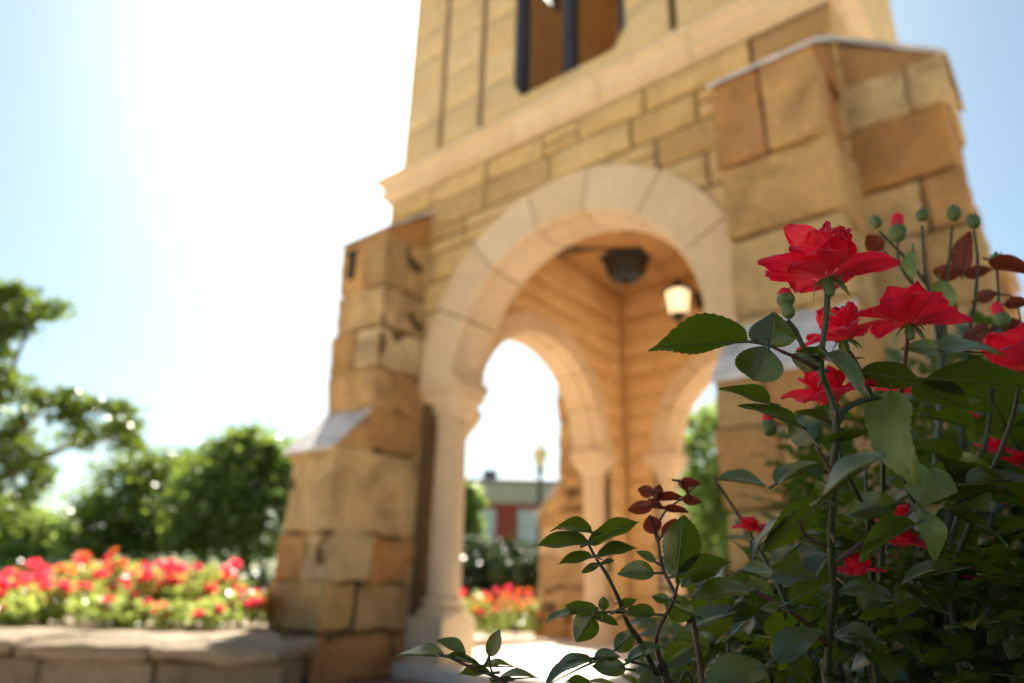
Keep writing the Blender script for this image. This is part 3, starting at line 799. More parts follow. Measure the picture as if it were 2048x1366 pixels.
tcp = nt.nodes.new('ShaderNodeTexCoord'); wv = nt.nodes.new('ShaderNodeTexWave'); wv.bands_direction = 'Y'; wv.inputs['Scale'].default_value = 5; wv.inputs['Distortion'].default_value = 2.5; wv.inputs['Detail'].default_value = 2
nt.links.new(tcp.outputs['UV'], wv.inputs['Vector'])
c = mixc(nt, c, ramp(nt, [(.2, (.92,) * 3), (.8, (1.08,) * 3)], wv.outputs['Fac']), 1.0, 'MULTIPLY')
spx = nt.nodes.new('ShaderNodeSeparateXYZ'); nt.links.new(tcp.outputs['UV'], spx.inputs[0])
c = mixc(nt, c, ramp(nt, [(0, (1.1, 18, 3.5)), (.16, (1.0, 3, 1.4)), (.35, (1, 1, 1)), (.88, (1, 1, 1.1)), (1, (.50, .5, .8))], spx.outputs[0]), 1.0, 'MULTIPLY')
nt.links.new(c, b.inputs['Base Color']); b.inputs['Roughness'].default_value = .55; b.inputs['Sheen Weight'].default_value = .35; b.inputs['Sheen Tint'].default_value = (1, .35, .5, 1)
bump(nt, b, wv.outputs['Fac'], .3, .0008)
tr = nt.nodes.new('ShaderNodeBsdfTranslucent'); tr.inputs[0].default_value = (1.0, .012, .04, 1)
mx = nt.nodes.new('ShaderNodeMixShader'); mx.inputs[0].default_value = .45
nt.links.new(b.outputs[0], mx.inputs[1]); nt.links.new(tr.outputs[0], mx.inputs[2]); nt.links.new(mx.outputs[0], nt.nodes['Material Output'].inputs[0])
M['petal'] = pt_

def leaf_geo(mb, B, T, n, wid, curl=.10, cup=.18, wave=.03, nu=26, nv=4, serr=.035, seed=0, shape=0.0, flip=False, petiole=0.0):
    """leaf blade from base B to tip T; n = normal of its upper side; wid = full width"""
    B, T = Vector(B), Vector(T); d = T - B; L = d.length; d.normalize()
    n = (n - d * n.dot(d)).normalized(); l = n.cross(d)
    rng = random.Random(seed); ph = rng.uniform(0, 6.28); asym = rng.uniform(-.06, .06); tw = rng.uniform(-.35, .35)
    vs = []; fs = []; uv = []
    for i in range(nu + 1):
        u = i / nu
        uu = u ** (.80 + shape)
        w = math.sin(math.pi * min(1, uu)) ** .72
        w *= 1.0 if u < .8 else 1 - .22 * ((u - .8) / .2)
        w = w * wid / 2
        bow = -curl * L * (4 * u * (1 - u)) * -.5 - curl * L * u * u
        c = B + d * (L * u) + n * bow + l * (asym * L * math.sin(math.pi * u))
        tws = tw * (u - .5)
        for j in range(-nv, nv + 1):
            t = j / nv; e = 1.0
            if abs(j) == nv and 0 < i < nu: e = 1 + serr * (1 if i % 2 else -1)
            y = t * w * e
            zz = cup * wid * .5 * (abs(t) ** 1.1) * (w / (wid / 2)) + wave * wid * math.sin(9 * u + ph + (1.7 if j > 0 else 0)) * abs(t) ** 2 * .8
            back = (-.012 * L * (abs(j) == nv) * (i % 2 == 0)) if serr else 0
            vs.append(tuple(c + l * (y * math.cos(tws)) + n * (zz + y * math.sin(tws)) + d * back)); uv.append((u, .5 + t * .5))
    W_ = 2 * nv + 1
    for i in range(nu):
        for j in range(W_ - 1):
            q = (i * W_ + j, (i + 1) * W_ + j, (i + 1) * W_ + j + 1, i * W_ + j + 1)
            fs.append(q[::-1])
    mb.add(vs, fs, uv)
    if petiole > 0:
        tube(mb, [B - d * petiole, B + d * L * .25 - n * .0006, B + d * L * .9 + n * (-curl * L * .5)], .0010, .0003, 6, 3)

def leaf_px(parent, bx, by, tx, ty, wpx, dep=.43, ddep=0.0, side='u', mat=None, curl=.10, cup=.18, wave=.04, ratio=.55, seed=None, name='leaf', pet=.006, shape=0.0):
    B = at(bx, by, dep); T = at(tx, ty, dep + ddep)
    d = (T - B); L = d.length; d.normalize()
    v = ((B + T) / 2 - CAM).normalized()
    wid0 = wpx / F * dep
    wid = max(wid0, L * ratio); ca = min(1, wid0 / wid); sa = math.sqrt(1 - ca * ca)
    nc = -(v - d * v.dot(d)).normalized(); l0 = nc.cross(d)
    best = None
    for s in (-1, 1):
        n = nc * ca + l0 * (sa * s)
        if best is None or (n.z > best.z) == (side == 't'): best = n
    n = best if side == 't' else -best
    mb = MB(); sd = seed if seed is not None else int(bx * 7 + by * 3)
    leaf_geo(mb, B - CENT, T - CENT, n, wid, curl, cup, wave, seed=sd, petiole=pet, shape=shape)
    return mb.build(name, mat or M['leaf_top'], parent, smooth=True)

def stem_px(parent, pts, r0, r1, mat, thorns=0, seed=1, ground=None):
    P = [at(*p) - CENT for p in pts]
    if ground is not None:
        e = P[-1]; P += [Vector((e.x * .8 + ground[0] * .2, e.y * .8 + ground[1] * .2, e.z * .55 + (-.0) * .45)), Vector((ground[0], ground[1], 0.0))]
    r1 = min(r1, .0030) ; mb = MB(); tube(mb, P, r0 * .85, r1, 10, 7, prof=lambda t: 1 + .06 * math.sin(t * 40))
    o = mb.build('stem', mat, parent, smooth=True)
    if thorns:
        rng = random.Random(seed); th = MB(); C = catmull(P, 8)
        for i in range(thorns):
            k = rng.randrange(2, int(len(C) * .6)); p = C[k]; t = (C[k + 1] - C[k]).normalized()
            a = t.cross(Vector((rng.gauss(0, 1), rng.gauss(0, 1), rng.gauss(0, 1)))).normalized()
            tube(th, [p + a * r0 * .5, p + a * (r0 + .003) - t * -.001, p + a * (r0 + .0055) + t * .003], .0011, .0001, 6, 3)
        th.build('thorns', M['thorn'], o, smooth=True)
    return o

def petal(mb, C, ax, az, el, L, wid, cup=.35, recurve=.3, point=.25, seed=0, r0=.10):
    """petal growing from C; az around the flower axis, el above the flower's plane"""
    rng = random.Random(seed)
    X, Y, Z = ax
    d0 = X * math.cos(az) + Y * math.sin(az); l = Y * math.cos(az) - X * math.sin(az)
    nu, nv = 14, 6; vs = []; uv = []; fs = []
    p = C + d0 * (r0 * L * math.cos(el)); ph = rng.uniform(0, 6.28); ruf = rng.uniform(.03, .085); roll = rng.uniform(-.25, .25)
    for i in range(nu + 1):
        u = i / nu
        e = el + .45 * (1 - u) - recurve * u * u * 1.6
        d = d0 * math.cos(e) + Z * math.sin(e); n = Z * math.cos(e) - d0 * math.sin(e)
        if i: p = p + d * (L / nu)
        w = wid * .5 * (math.sin(math.pi * (.10 + .84 * u ** 1.15)) ** .7)
        w = max(w, wid * .02 * (1 + 3 * (1 - point)))
        if u > .75: w *= 1 - (.25 + .7 * point) * ((u - .75) / .25) ** 1.3
        for j in range(-nv, nv + 1):
            t = j / nv
            zz = cup * wid * .5 * t * t * (1 - .6 * u) + ruf * wid * math.sin(5 * t * 1.6 + ph + 3 * u) * u - .04 * wid * (1 - abs(t)) * 0
            edge = -.10 * wid * (abs(t) ** 4) * u * u
            vs.append(tuple(p + l * (t * w) + n * (zz + edge + roll * t * w) - d * (abs(t) ** 2.5 * (.05 + .12 * point) * L * u * u))); uv.append((u, .5 + t * .5))
    W_ = 2 * nv + 1
    for i in range(nu):
        for j in range(W_ - 1): fs.append((i * W_ + j, i * W_ + j + 1, (i + 1) * W_ + j + 1, (i + 1) * W_ + j))
    mb.add(vs, fs, uv)

def flower(parent, px, py, dep, rad_px, tilt=(0, 0), petals=None, seed=1, sepals=True, scale_inner=1.0, label=None):
    """rose bloom: (px, py) is the base of the bloom. tilt leans the axis (right, towards the camera)"""
    C = at(px, py, dep) - CENT; rad = rad_px / F * dep
    rh = Vector((math.cos(YAW), math.sin(YAW), 0)); hh = -H
    Z = (Vector((0, 0, 1)) + rh * tilt[0] + hh * tilt[1]).normalized(); X = (rh - Z * rh.dot(Z)).normalized(); Y = Z.cross(X)
    # az 0 = right, -90 deg = towards the camera
    ax = (X, Y, Z); rng = random.Random(seed); mb = MB()
    if petals is None:
        petals = []
        n1 = rng.choice((5, 6)); a0 = rng.uniform(0, 6.28)
        for i in range(n1): petals.append((math.degrees(a0) + 360 * i / n1 + rng.uniform(-12, 12), rng.uniform(-5, 18), 1.0, .85, .25))
        for i in range(5): petals.append((math.degrees(a0) + 36 + 72 * i + rng.uniform(-12, 12), rng.uniform(42, 60), .9, .85, .05))
        for i in range(5): petals.append((math.degrees(a0) + 72 * i + rng.uniform(-15, 15), rng.uniform(62, 76), .78, .7, -.05))
        for i in range(4): petals.append((90 * i + rng.uniform(-20, 20), rng.uniform(70, 84), .5, .42, .0))
    for i, (az, el, L, w, rc) in enumerate(petals):
        petal(mb, C, ax, R(az), R(el), rad * L, rad * w, cup=rng.uniform(.25, .5), recurve=rc, point=rng.uniform(.0, .45), seed=seed * 100 + i)
    fo = mb.build('flower', M['petal'], parent, smooth=True)
    if label: fo['label'] = label
    if sepals:
        cb = MB(); r_ = rad * .078
        for i in range(1):
            prof_ = [(r_ * .35, -rad * .30), (r_ * .75, -rad * .26), (r_ * 1.0, -rad * .17), (r_ * .9, -rad * .08), (r_ * 1.15, -rad * .0), (r_ * .8, rad * .06)]
            tmp = MB(); lathe(tmp, prof_, 14)
            cb.add([tuple(C + X * v[0] + Y * v[1] + Z * v[2]) for v in tmp.v], tmp.f)
        cb.build('calyx', M['budgreen'], fo, smooth=True)
        sb = MB()
        for i in range(5):
            a = R(72 * i + rng.uniform(-15, 15)); e = R(rng.uniform(-55, -20)); dd = X * math.cos(a) + Y * math.sin(a)
            b0 = C + dd * r_ * .9; t0 = b0 + (dd * math.cos(e) + Z * math.sin(e)) * rad * rng.uniform(.32, .45)
            leaf_geo(sb, b0, t0, Z * math.cos(e) - dd * math.sin(e), rad * .13, curl=.15, cup=.3, nu=8, nv=2, serr=.12, seed=i, shape=-.2)
        sb.build('sepals', M['sepal'], fo, smooth=True)
    return fo

def bud(parent, px, py, dep, r_px, lean=(0, 0), red=0.0, hip=True, mat=None, seed=1):
    C = at(px, py, dep) - CENT; r_ = r_px / F * dep
    rh = Vector((math.cos(YAW), math.sin(YAW), 0)); Z = (Vector((0, 0, 1)) + rh * lean[0] - H * lean[1]).normalized(); X = (rh - Z * rh.dot(Z)).normalized(); Y = Z.cross(X)
    def put(mb, prof_, seg=16):
        t = MB(); lathe(t, prof_, seg); mb.add([tuple(C + X * v[0] + Y * v[1] + Z * v[2]) for v in t.v], t.f)
    mb = MB(); put(mb, [(r_ * .25, -r_ * 2.3), (r_ * .62, -r_ * 2.0), (r_ * .72, -r_ * 1.5), (r_ * .55, -r_ * .95), (r_ * .75, -r_ * .7), (r_ * 1.0, -r_ * .2), (r_ * .95, r_ * .25), (r_ * .6, r_ * .62), (r_ * .25, r_ * .8)] if hip else
                    [(r_ * .25, -r_ * 1.4), (r_ * .7, -r_ * 1.1), (r_ * .95, -r_ * .5), (r_ * 1.0, 0), (r_ * .85, r_ * .4), (r_ * .5, r_ * .75)])
    bo = mb.build('bud', mat or M['budgreen'], parent, smooth=True)
    sb = MB(); rng = random.Random(seed)
    for i in range(5):
        a = R(72 * i + 20); dd = X * math.cos(a) + Y * math.sin(a)
        b0 = C + dd * r_ * .98 - Z * r_ * .5; t0 = C + dd * r_ * .55 + Z * r_ * rng.uniform(.8, 1.3)
        leaf_geo(sb, b0, t0, dd, r_ * .9, curl=-.1, cup=-.2, nu=8, nv=2, serr=.05, seed=i, shape=-.1)
    sb.build('sepals', M['sepal'], bo, smooth=True)
    if red > 0:
        pb = MB(); put(pb, [(r_ * .3, 0), (r_ * .72, r_ * .3), (r_ * .7, r_ * .75 + r_ * red), (r_ * .35, r_ * 1.1 + r_ * red), (r_ * .05, r_ * 1.2 + r_ * red)], 12)
        pb.uv = [(.6, .5)] * len(pb.v); pb.build('petals', M['petal'], bo, smooth=True)
    return bo

base_a = at(1662, 1366, .45); base_a = Vector((base_a.x + .02, base_a.y + .05, 0.0))
CENT = base_a
RB = empty('rose_bush', base_a, 'dark leaved rose bush in the foreground with the sharp open red bloom', 'rose bush', 'rose bushes beside the camera')
S, SR = M['stem_green'], M['stem_red']
G = (0, 0)
main = stem_px(RB, [(1655, 585, .42), (1652, 640, .42), (1643, 705, .42), (1643, 745, .42), (1664, 800, .42), (1673, 850, .42), (1665, 950, .423), (1662, 1100, .43), (1668, 1180, .44), (1659, 1260, .45), (1655, 1340, .455), (1660, 1420, .46)], 0.0020, .0034, S, 12, 3, ground=G)
stem_px(RB, [(1575, 640, .42), (1591, 660, .42), (1608, 695, .42), (1640, 722, .42)], .0014, .0018, S)
stem_px(RB, [(1495, 683, .42), (1538, 691, .42), (1566, 704, .42), (1600, 718, .42), (1634, 738, .42)], .0008, .0014, SR)
# side shoot to the right
stem_px(RB, [(1760, 795, .44), (1720, 803, .435), (1690, 820, .43), (1672, 850, .425)], .0013, .0022, S)
stem_px(RB, [(1630, 883, .42), (1640, 905, .42), (1655, 930, .42), (1665, 950, .42)], .0010, .0015, SR)
# left sprig
stem_px(RB, [(1172, 1078, .42), (1191, 1115, .42), (1215, 1152, .42), (1238, 1200, .42), (1256, 1248, .425), (1285, 1290, .43), (1310, 1345, .435), (1345, 1420, .44)], .0008, .0026, S, 5, 6, ground=(-.01, .01))
stem_px(RB, [(1345, 1420, .44), (1325, 1340, .44), (1312, 1290, .44), (1318, 1255, .44), (1345, 1205, .44), (1358, 1160, .44)][::-1], .0010, .0020, SR)
stem_px(RB, [(1300, 1030, .50), (1314, 1070, .50), (1324, 1132, .49), (1348, 1183, .47), (1375, 1240, .46), (1400, 1330, .46)], .0009, .0024, SR, ground=(0, .02))
stem_px(RB, [(1500, 1180, .45), (1540, 1200, .45), (1600, 1235, .45), (1655, 1290, .452)], .0012, .0020, SR)
stem_px(RB, [(890, 1310, .42), (938, 1333, .42), (982, 1350, .42), (1020, 1372, .42), (1090, 1420, .43), (1190, 1470, .44)], .0008, .0020, SR, ground=(-.03, .0))
stem_px(RB, [(1250, 1320, .43), (1300, 1335, .43), (1350, 1370, .44), (1400, 1440, .45)], .0010, .0018, S, ground=(-.02, .02))
stem_px(RB, [(979, 1310, .42), (981, 1335, .42), (990, 1356, .42)], .0006, .0008, S)
stem_px(RB, [(1187, 1228, .42), (1215, 1224, .42), (1246, 1225, .425)], .0006, .0009, SR)
stem_px(RB, [(1655, 1095, .43), (1612, 1070, .43), (1600, 1040, .43)], .0008, .0012, SR)
stem_px(RB, [(1834, 1010, .46), (1790, 1050, .46), (1720, 1090, .45), (1668, 1130, .44)], .0010, .0016, SR)
stem_px(RB, [(1805, 955, .45), (1820, 990, .455), (1834, 1012, .46)], .0008, .0011, S)
stem_px(RB, [(1735, 1030, .50), (1745, 1200, .52), (1745, 1380, .53)], .0020, .0026, S, 6, 8, ground=(.02, .04))
stem_px(RB, [(1430, 960, .60), (1470, 1020, .6), (1535, 1130, .58), (1590, 1250, .55), (1630, 1380, .53)], .0012, .0030, S, ground=(.02, .04))
stem_px(RB, [(1730, 930, .60), (1735, 1010, .58), (1740, 1100, .55)], .0015, .0018, S)

L_ = [  # base x, y, tip x, y, apparent width, depth, extra depth at the tip, visible side, material key, curl, seed
 (1495, 683, 1293, 690, 74, .42, -.01, 'u', 0, .06, 1), (1538, 690, 1545, 624, 92, .42, .01, 'u', 0, .03, 2), (1531, 692, 1508, 764, 94, .418, -.012, 'u', 0, .03, 3),
 (1638, 735, 1580, 708, 34, .43, .01, 'u', 0, .05, 4), (1650, 706, 1737, 786, 34, .41, -.01, 't', 0, .12, 5), (1655, 712, 1588, 702, 16, .415, 0, 'u', 0, .05, 6),
 (1660, 712, 1722, 732, 26, .44, .01, 't', 0, .15, 7), (1722, 745, 1838, 760, 60, .445, .01, 'u', 0, .06, 8), (1540, 806, 1438, 772, 30, .43, 0, 'u', 0, .06, 9),
 (1594, 850, 1478, 800, 26, .42, 0, 'u', 0, .10, 10), (1630, 884, 1582, 832, 68, .415, .01, 'u', 0, .05, 11), (1668, 852, 1590, 820, 24, .44, .01, 'u', 0, .08, 12),
 (1640, 884, 1745, 872, 18, .42, 0, 'u', 0, -.12, 13), (1782, 786, 1804, 960, 84, .44, -.03, 't', 1, .22, 14), (1834, 1008, 1868, 922, 98, .445, .02, 't', 2, .2, 15),
 (1845, 1020, 1878, 1122, 46, .46, -.01, 't', 2, .10, 16), (1900, 1022, 2024, 1086, 20, .48, 0, 't', 0, .10, 17), (1870, 960, 1972, 925, 62, .50, .02, 'u', 0, .08, 18),
 (1935, 968, 2060, 955, 34, .47, 0, 't', 0, .05, 19), (1850, 757, 2075, 768, 56, .45, 0, 'u', 0, .06, 20), (1832, 768, 1938, 816, 58, .46, .01, 'u', 0, .06, 21),
 (1852, 832, 1948, 852, 34, .50, .01, 'u', 0, .06, 22), (1875, 700, 1806, 693, 30, .50, 0, 't', 0, .15, 23), (1877, 700, 2016, 700, 32, .50, 0, 't', 0, .12, 24),
 (1640, 998, 1765, 900, 30, .33, -.02, 't', 0, .06, 25), (1552, 968, 1645, 915, 24, .46, .01, 't', 0, .12, 26), (1660, 1000, 1634, 962, 28, .42, 0, 't', 0, .1, 27),
 (1792, 1008, 1690, 1030, 56, .47, 0, 't', 0, .08, 28), (1832, 1048, 1706, 1112, 44, .45, 0, 'u', 0, .15, 29), (1642, 1008, 1520, 1100, 58, .43, 0, 'u', 0, .05, 30),
 (1575, 1035, 1496, 1108, 14, .43, 0, 't', 0, .10, 31), (1590, 1095, 1540, 1135, 55, .45, .01, 'u', 0, .05, 32), (1355, 1148, 1368, 1028, 76, .43, -.01, 'u', 0, .03, 33),
 (1356, 1150, 1462, 1118, 40, .43, 0, 'u', 0, .08, 34), (1500, 1182, 1370, 1190, 38, .43, 0, 't', 0, .08, 35), (1490, 1172, 1552, 1188, 26, .46, 0, 't', 0, .1, 36),
 (1577, 1205, 1648, 1165, 34, .44, 0, 'u', 0, .06, 37), (1576, 1219, 1517, 1218, 20, .44, 0, 't', 0, .05, 38), (1460, 1272, 1493, 1240, 12, .45, 0, 't', 0, .05, 39),
 (1548, 1320, 1644, 1255, 56, .42, 0, 't', 0, .08, 40), (1530, 1335, 1405, 1372, 66, .40, -.01, 't', 0, .10, 41), (1340, 1200, 1303, 1192, 20, .43, 0, 'u', 0, .05, 42),
 (1310, 1228, 1253, 1222, 24, .43, 0, 'u', 0, .05, 43), (1385, 1230, 1326, 1205, 52, .45, 0, 'u', 0, .05, 44), (1184, 1064, 1101, 1048, 26, .42, 0, 'u', 0, .2, 45),
 (1175, 1086, 1072, 1088, 33, .42, 0, 'u', 0, .05, 46), (1178, 1086, 1276, 1040, 36, .42, .005, 'u', 0, .04, 47), (1194, 1111, 1275, 1095, 25, .42, 0, 'u', 0, .03, 48),
 (1184, 1113, 1114, 1128, 22, .42, 0, 'u', 0, .03, 49), (1198, 1128, 1162, 1145, 16, .42, 0, 'u', 0, .03, 50), (1207, 1126, 1229, 1120, 10, .42, 0, 'u', 0, .03, 51),
 (1308, 1146, 1236, 1146, 38, .45, 0, 't', 0, .12, 52), (1312, 1124, 1272, 1102, 18, .46, 0, 't', 0, .05, 53), (1194, 1222, 1130, 1210, 30, .42, 0, 'u', 0, .04, 54),
 (1152, 1224, 1090, 1238, 16, .42, 0, 't', 0, .1, 55), (1185, 1232, 1152, 1284, 54, .42, 0, 'u', 0, .04, 56), (1207, 1222, 1207, 1192, 22, .42, 0, 'u', 0, .03, 57),
 (1238, 1218, 1274, 1198, 18, .42, 0, 'u', 0, .04, 58), (1254, 1222, 1308, 1230, 22, .42, 0, 'u', 0, .04, 59), (1187, 1232, 1238, 1248, 18, .425, 0, 'u', 0, .06, 60),
 (1230, 1300, 1272, 1262, 38, .44, 0, 'u', 0, .05, 61), (1256, 1324, 1322, 1284, 22, .42, 0, 't', 0, .15, 62), (1188, 1316, 1240, 1312, 28, .42, 0, 'u', 0, .15, 63),
 (1252, 1338, 1184, 1330, 36, .42, 0, 't', 0, .12, 64), (1183, 1318, 1100, 1332, 14, .42, 0, 't', 0, .12, 65), (1186, 1324, 1080, 1366, 26, .41, 0, 't', 0, .15, 66),
 (1182, 1368, 1128, 1360, 18, .42, 0, 'u', 0, .1, 67), (890, 1311, 792, 1302, 18, .42, 0, 't', 0, .12, 68), (932, 1312, 873, 1278, 24, .42, 0, 't', 0, .08, 69),
 (978, 1312, 999, 1258, 30, .42, 0, 't', 0, .05, 70), (965, 1330, 1038, 1332, 10, .42, 0, 't', 0, .05, 71), (980, 1345, 918, 1346, 22, .42, 0, 'u', 0, .05, 72),
 (999, 1357, 1077, 1351, 12, .42, 0, 't', 0, .08, 73), (892, 1312, 962, 1326, 14, .42, 0, 'u', 0, .1, 74), (1000, 1362, 1030, 1358, 10, .42, 0, 'u', 0, .1, 75),
 (1330, 1330, 1395, 1290, 46, .47, 0, 't', 0, .1, 76), (1340, 1350, 1270, 1366, 36, .45, 0, 't', 0, .1, 77), (1420, 1300, 1350, 1270, 50, .50, 0, 'u', 0, .1, 78),
 (1460, 1220, 1400, 1260, 55, .52, 0, 'u', 0, .1, 79), (1880, 560, 1890, 640, 46, .64, 0, 't', 1, .1, 80), (1825, 500, 1822, 560, 26, .62, 0, 't', 1, .1, 81),
 (1440, 958, 1545, 968, 24, .56, 0, 't', 0, .1, 82), (1660, 1110, 1620, 1180, 60, .48, 0, 'u', 0, .08, 83), (1720, 1220, 1790, 1160, 50, .5, 0, 't', 0, .1, 84),
]
rgl = random.Random(31)
for i in range(14):
    x = 1440 + 560 * ((i * .618) % 1.0); y = 1080 + 260 * ((i * .414 + .2) % 1.0) - (x - 1440) * .12; a = rgl.uniform(-.6, .6) + (math.pi if rgl.random() < .5 else 0); l_ = rgl.uniform(75, 125)
    L_.append((x, y, x + l_ * math.cos(a), y + l_ * math.sin(a) * .7, rgl.uniform(18, 46), rgl.uniform(.43, .5), rgl.uniform(-.01, .02), 't', 0, rgl.uniform(.05, .2), 200 + i))
mats = [M['leaf_top'], M['leaf_pale'], M['leaf_pale'], M['leaf_young']]
for (bx, by, tx, ty, w_, dp, dd, sd_, mk, cu, se) in L_:
    leaf_px(RB, bx, by, tx, ty, w_, dp, dd, sd_, mats[mk], curl=cu, seed=se, wave=.12 if mk else .03 + .05 * ((se * 37 % 10) / 10), cup=.32 if mk else .14 + .3 * ((se * 53 % 10) / 10))
for (bx, by, tx, ty, w_, dp) in [(1308, 985, 1275, 978, 26, .5), (1312, 1000, 1320, 968, 24, .5), (1312, 998, 1368, 992, 18, .5), (1306, 1012, 1254, 1020, 28, .5), (1310, 1068, 1298, 1030, 38, .5), (1325, 1070, 1352, 1036, 22, .51),
                               (1360, 962, 1402, 968, 20, .52), (1375, 985, 1356, 956, 14, .52), (1366, 1000, 1404, 1004, 20, .52), (1325, 1016, 1378, 1022, 16, .5), (1322, 1012, 1300, 1000, 16, .5)]:
    leaf_px(RB, bx, by, tx, ty, w_, dp, 0, 'u', M['leaf_young'], curl=.06, seed=bx, name='young_leaf')
stem_px(RB, [(1395, 968, .52), (1366, 996, .515), (1335, 1018, .505), (1314, 1050, .50)], .0006, .0009, SR)
# sharp main bloom
F1 = [(182, 2, 1.03, .58, .00), (207, 14, .80, .62, .05), (238, 6, .66, .72, .05), (-3, 6, 1.04, .50, .0), (12, 20, 1.0, .50, -.05), (-30, -8, .92, .55, .05), (205, -12, .78, .55, .0), (100, 8, .9, .8, .1), (150, 12, .9, .8, .1), (60, 8, .9, .8, .1),
      (168, 52, 1.12, .78, -.05), (228, 46, .78, .82, -.05), (18, 50, 1.10, .72, -.10), (-38, 50, .86, .84, -.05), (285, 50, .78, .85, -.05), (90, 50, .9, .8, 0), (130, 55, .9, .8, 0),
      (50, 64, 1.12, .66, 0), (5, 70, 1.08, .60, -.05), (150, 70, .74, .5, 0), (240, 64, .80, .7, .05), (320, 62, .90, .66, .1), (268, 38, .70, .8, .15), (180, 80, .62, .34, 0), (280, 80, .60, .4, 0), (90, 82, .6, .4, 0)]
flower(RB, 1657, 558, .42, 128, (0.0, -.05), F1, seed=5, label='fully open sharp red bloom at the top of the bush')
flower(RB, 1688, 680, .48, 88, (-.25, .15), seed=6)
flower(RB, 1820, 652, .475, 98, (.05, .0), seed=12)
flower(RB, 1660, 806, .46, 88, (-.2, .1), seed=9)
flower(RB, 2045, 745, .52, 110, (-.1, 0), seed=10)
flower(RB, 1790, 790, .60, 40, (.2, .2), seed=11, sepals=False)
flower(RB, 1500, 1062, .55, 34, (-.1, .2), seed=13)
flower(RB, 1718, 1150, .47, 52, (-.1, .2), seed=14)
flower(RB, 1800, 1092, .50, 60, (.1, .2), seed=15)
flower(RB, 1800, 1050, .56, 50, (.0, .1), seed=17, sepals=False)
stem_px(RB, [(1690, 690, .48), (1720, 740, .485), (1760, 850, .49), (1765, 1000, .5), (1760, 1200, .5), (1755, 1400, .5)], .0014, .0030, S, 5, 4, ground=(.03, .02))
stem_px(RB, [(1817, 665, .475), (1810, 720, .48), (1800, 790, .485), (1770, 900, .49)], .0014, .0020, SR)
stem_px(RB, [(1665, 825, .46), (1670, 870, .465), (1700, 960, .47), (1765, 1080, .48)], .0012, .0018, S)
stem_px(RB, [(1500, 1080, .55), (1520, 1160, .55), (1600, 1300, .53)], .0010, .0018, S)
bud(RB, 1571, 598, .42, 18, (-.1, 0), red=.15, seed=2)
bud(RB, 1537, 850, .55, 16, (.0, .1), red=.5, hip=False, seed=3)
# blurred buds standing behind the bloom
for (x, y, r_, pts) in [(1844, 428, 15, [(1844, 450), (1847, 500), (1852, 560), (1870, 640), (1880, 760)]), (1907, 424, 17, [(1905, 450), (1898, 520), (1893, 570), (1890, 660), (1885, 780)]),
                        (1751, 442, 16, [(1758, 462), (1795, 500), (1840, 550), (1865, 600), (1885, 700)]), (1945, 440, 15, [(1948, 460), (1955, 520), (1950, 600), (1930, 720)])]:
    bud(RB, x, y, .66, r_ * (.68 + .25 * (x % 7) / 7), ((x % 5 - 2) * .12, 0), seed=x, hip=False)
    stem_px(RB, [(a, b_, .66) for a, b_ in pts] + [(pts[-1][0] - 20, 1000, .6), (1790, 1300, .56)], .0013, .0026, S)
bud(RB, 1795, 462, .64, 17, (.15, 0), red=1.2, hip=False, seed=41)
stem_px(RB, [(1795, 480, .64), (1800, 530, .645), (1835, 580, .65)], .0012, .0016, S)
bud(RB, 2002, 635, .58, 15, (-.2, 0), red=1.0, hip=False, seed=42)
bud(RB, 1994, 520, .62, 15, (0, 0), seed=43, hip=False)
stem_px(RB, [(1994, 540, .62), (1997, 600, .62), (1990, 700, .6), (1970, 900, .58), (1900, 1200, .55)], .0012, .0026, S, ground=(.08, .05))
stem_px(RB, [(2002, 655, .58), (1998, 700, .58), (1980, 800, .58)], .0012, .0018, S)
stem_px(RB, [(2040, 760, .52), (2020, 850, .53), (1960, 1000, .54), (1900, 1150, .55)], .0015, .0022, S)
stem_px(RB, [(2048, 690, .60), (2030, 600, .62), (1985, 588, .62)], .0008, .0010, SR)
for (bx, by, tx, ty, w_, dp) in [(1925, 545, 1938, 462, 40, .66), (1925, 545, 1862, 540, 36, .66), (1930, 548, 1985, 538, 26, .66), (1765, 500, 1732, 470, 36, .64), (1955, 600, 1995, 585, 28, .62), (1930, 690, 1975, 645, 38, .62),
                               (1980, 520, 2060, 545, 34, .6), (2010, 608, 2060, 604, 26, .6), (1890, 640, 1900, 590, 30, .66), (1975, 660, 2050, 650, 24, .62)]:
    leaf_px(RB, bx, by, tx, ty, w_, dp, 0, 'u', M['leaf_young'], curl=.05, seed=bx, name='young_leaf')

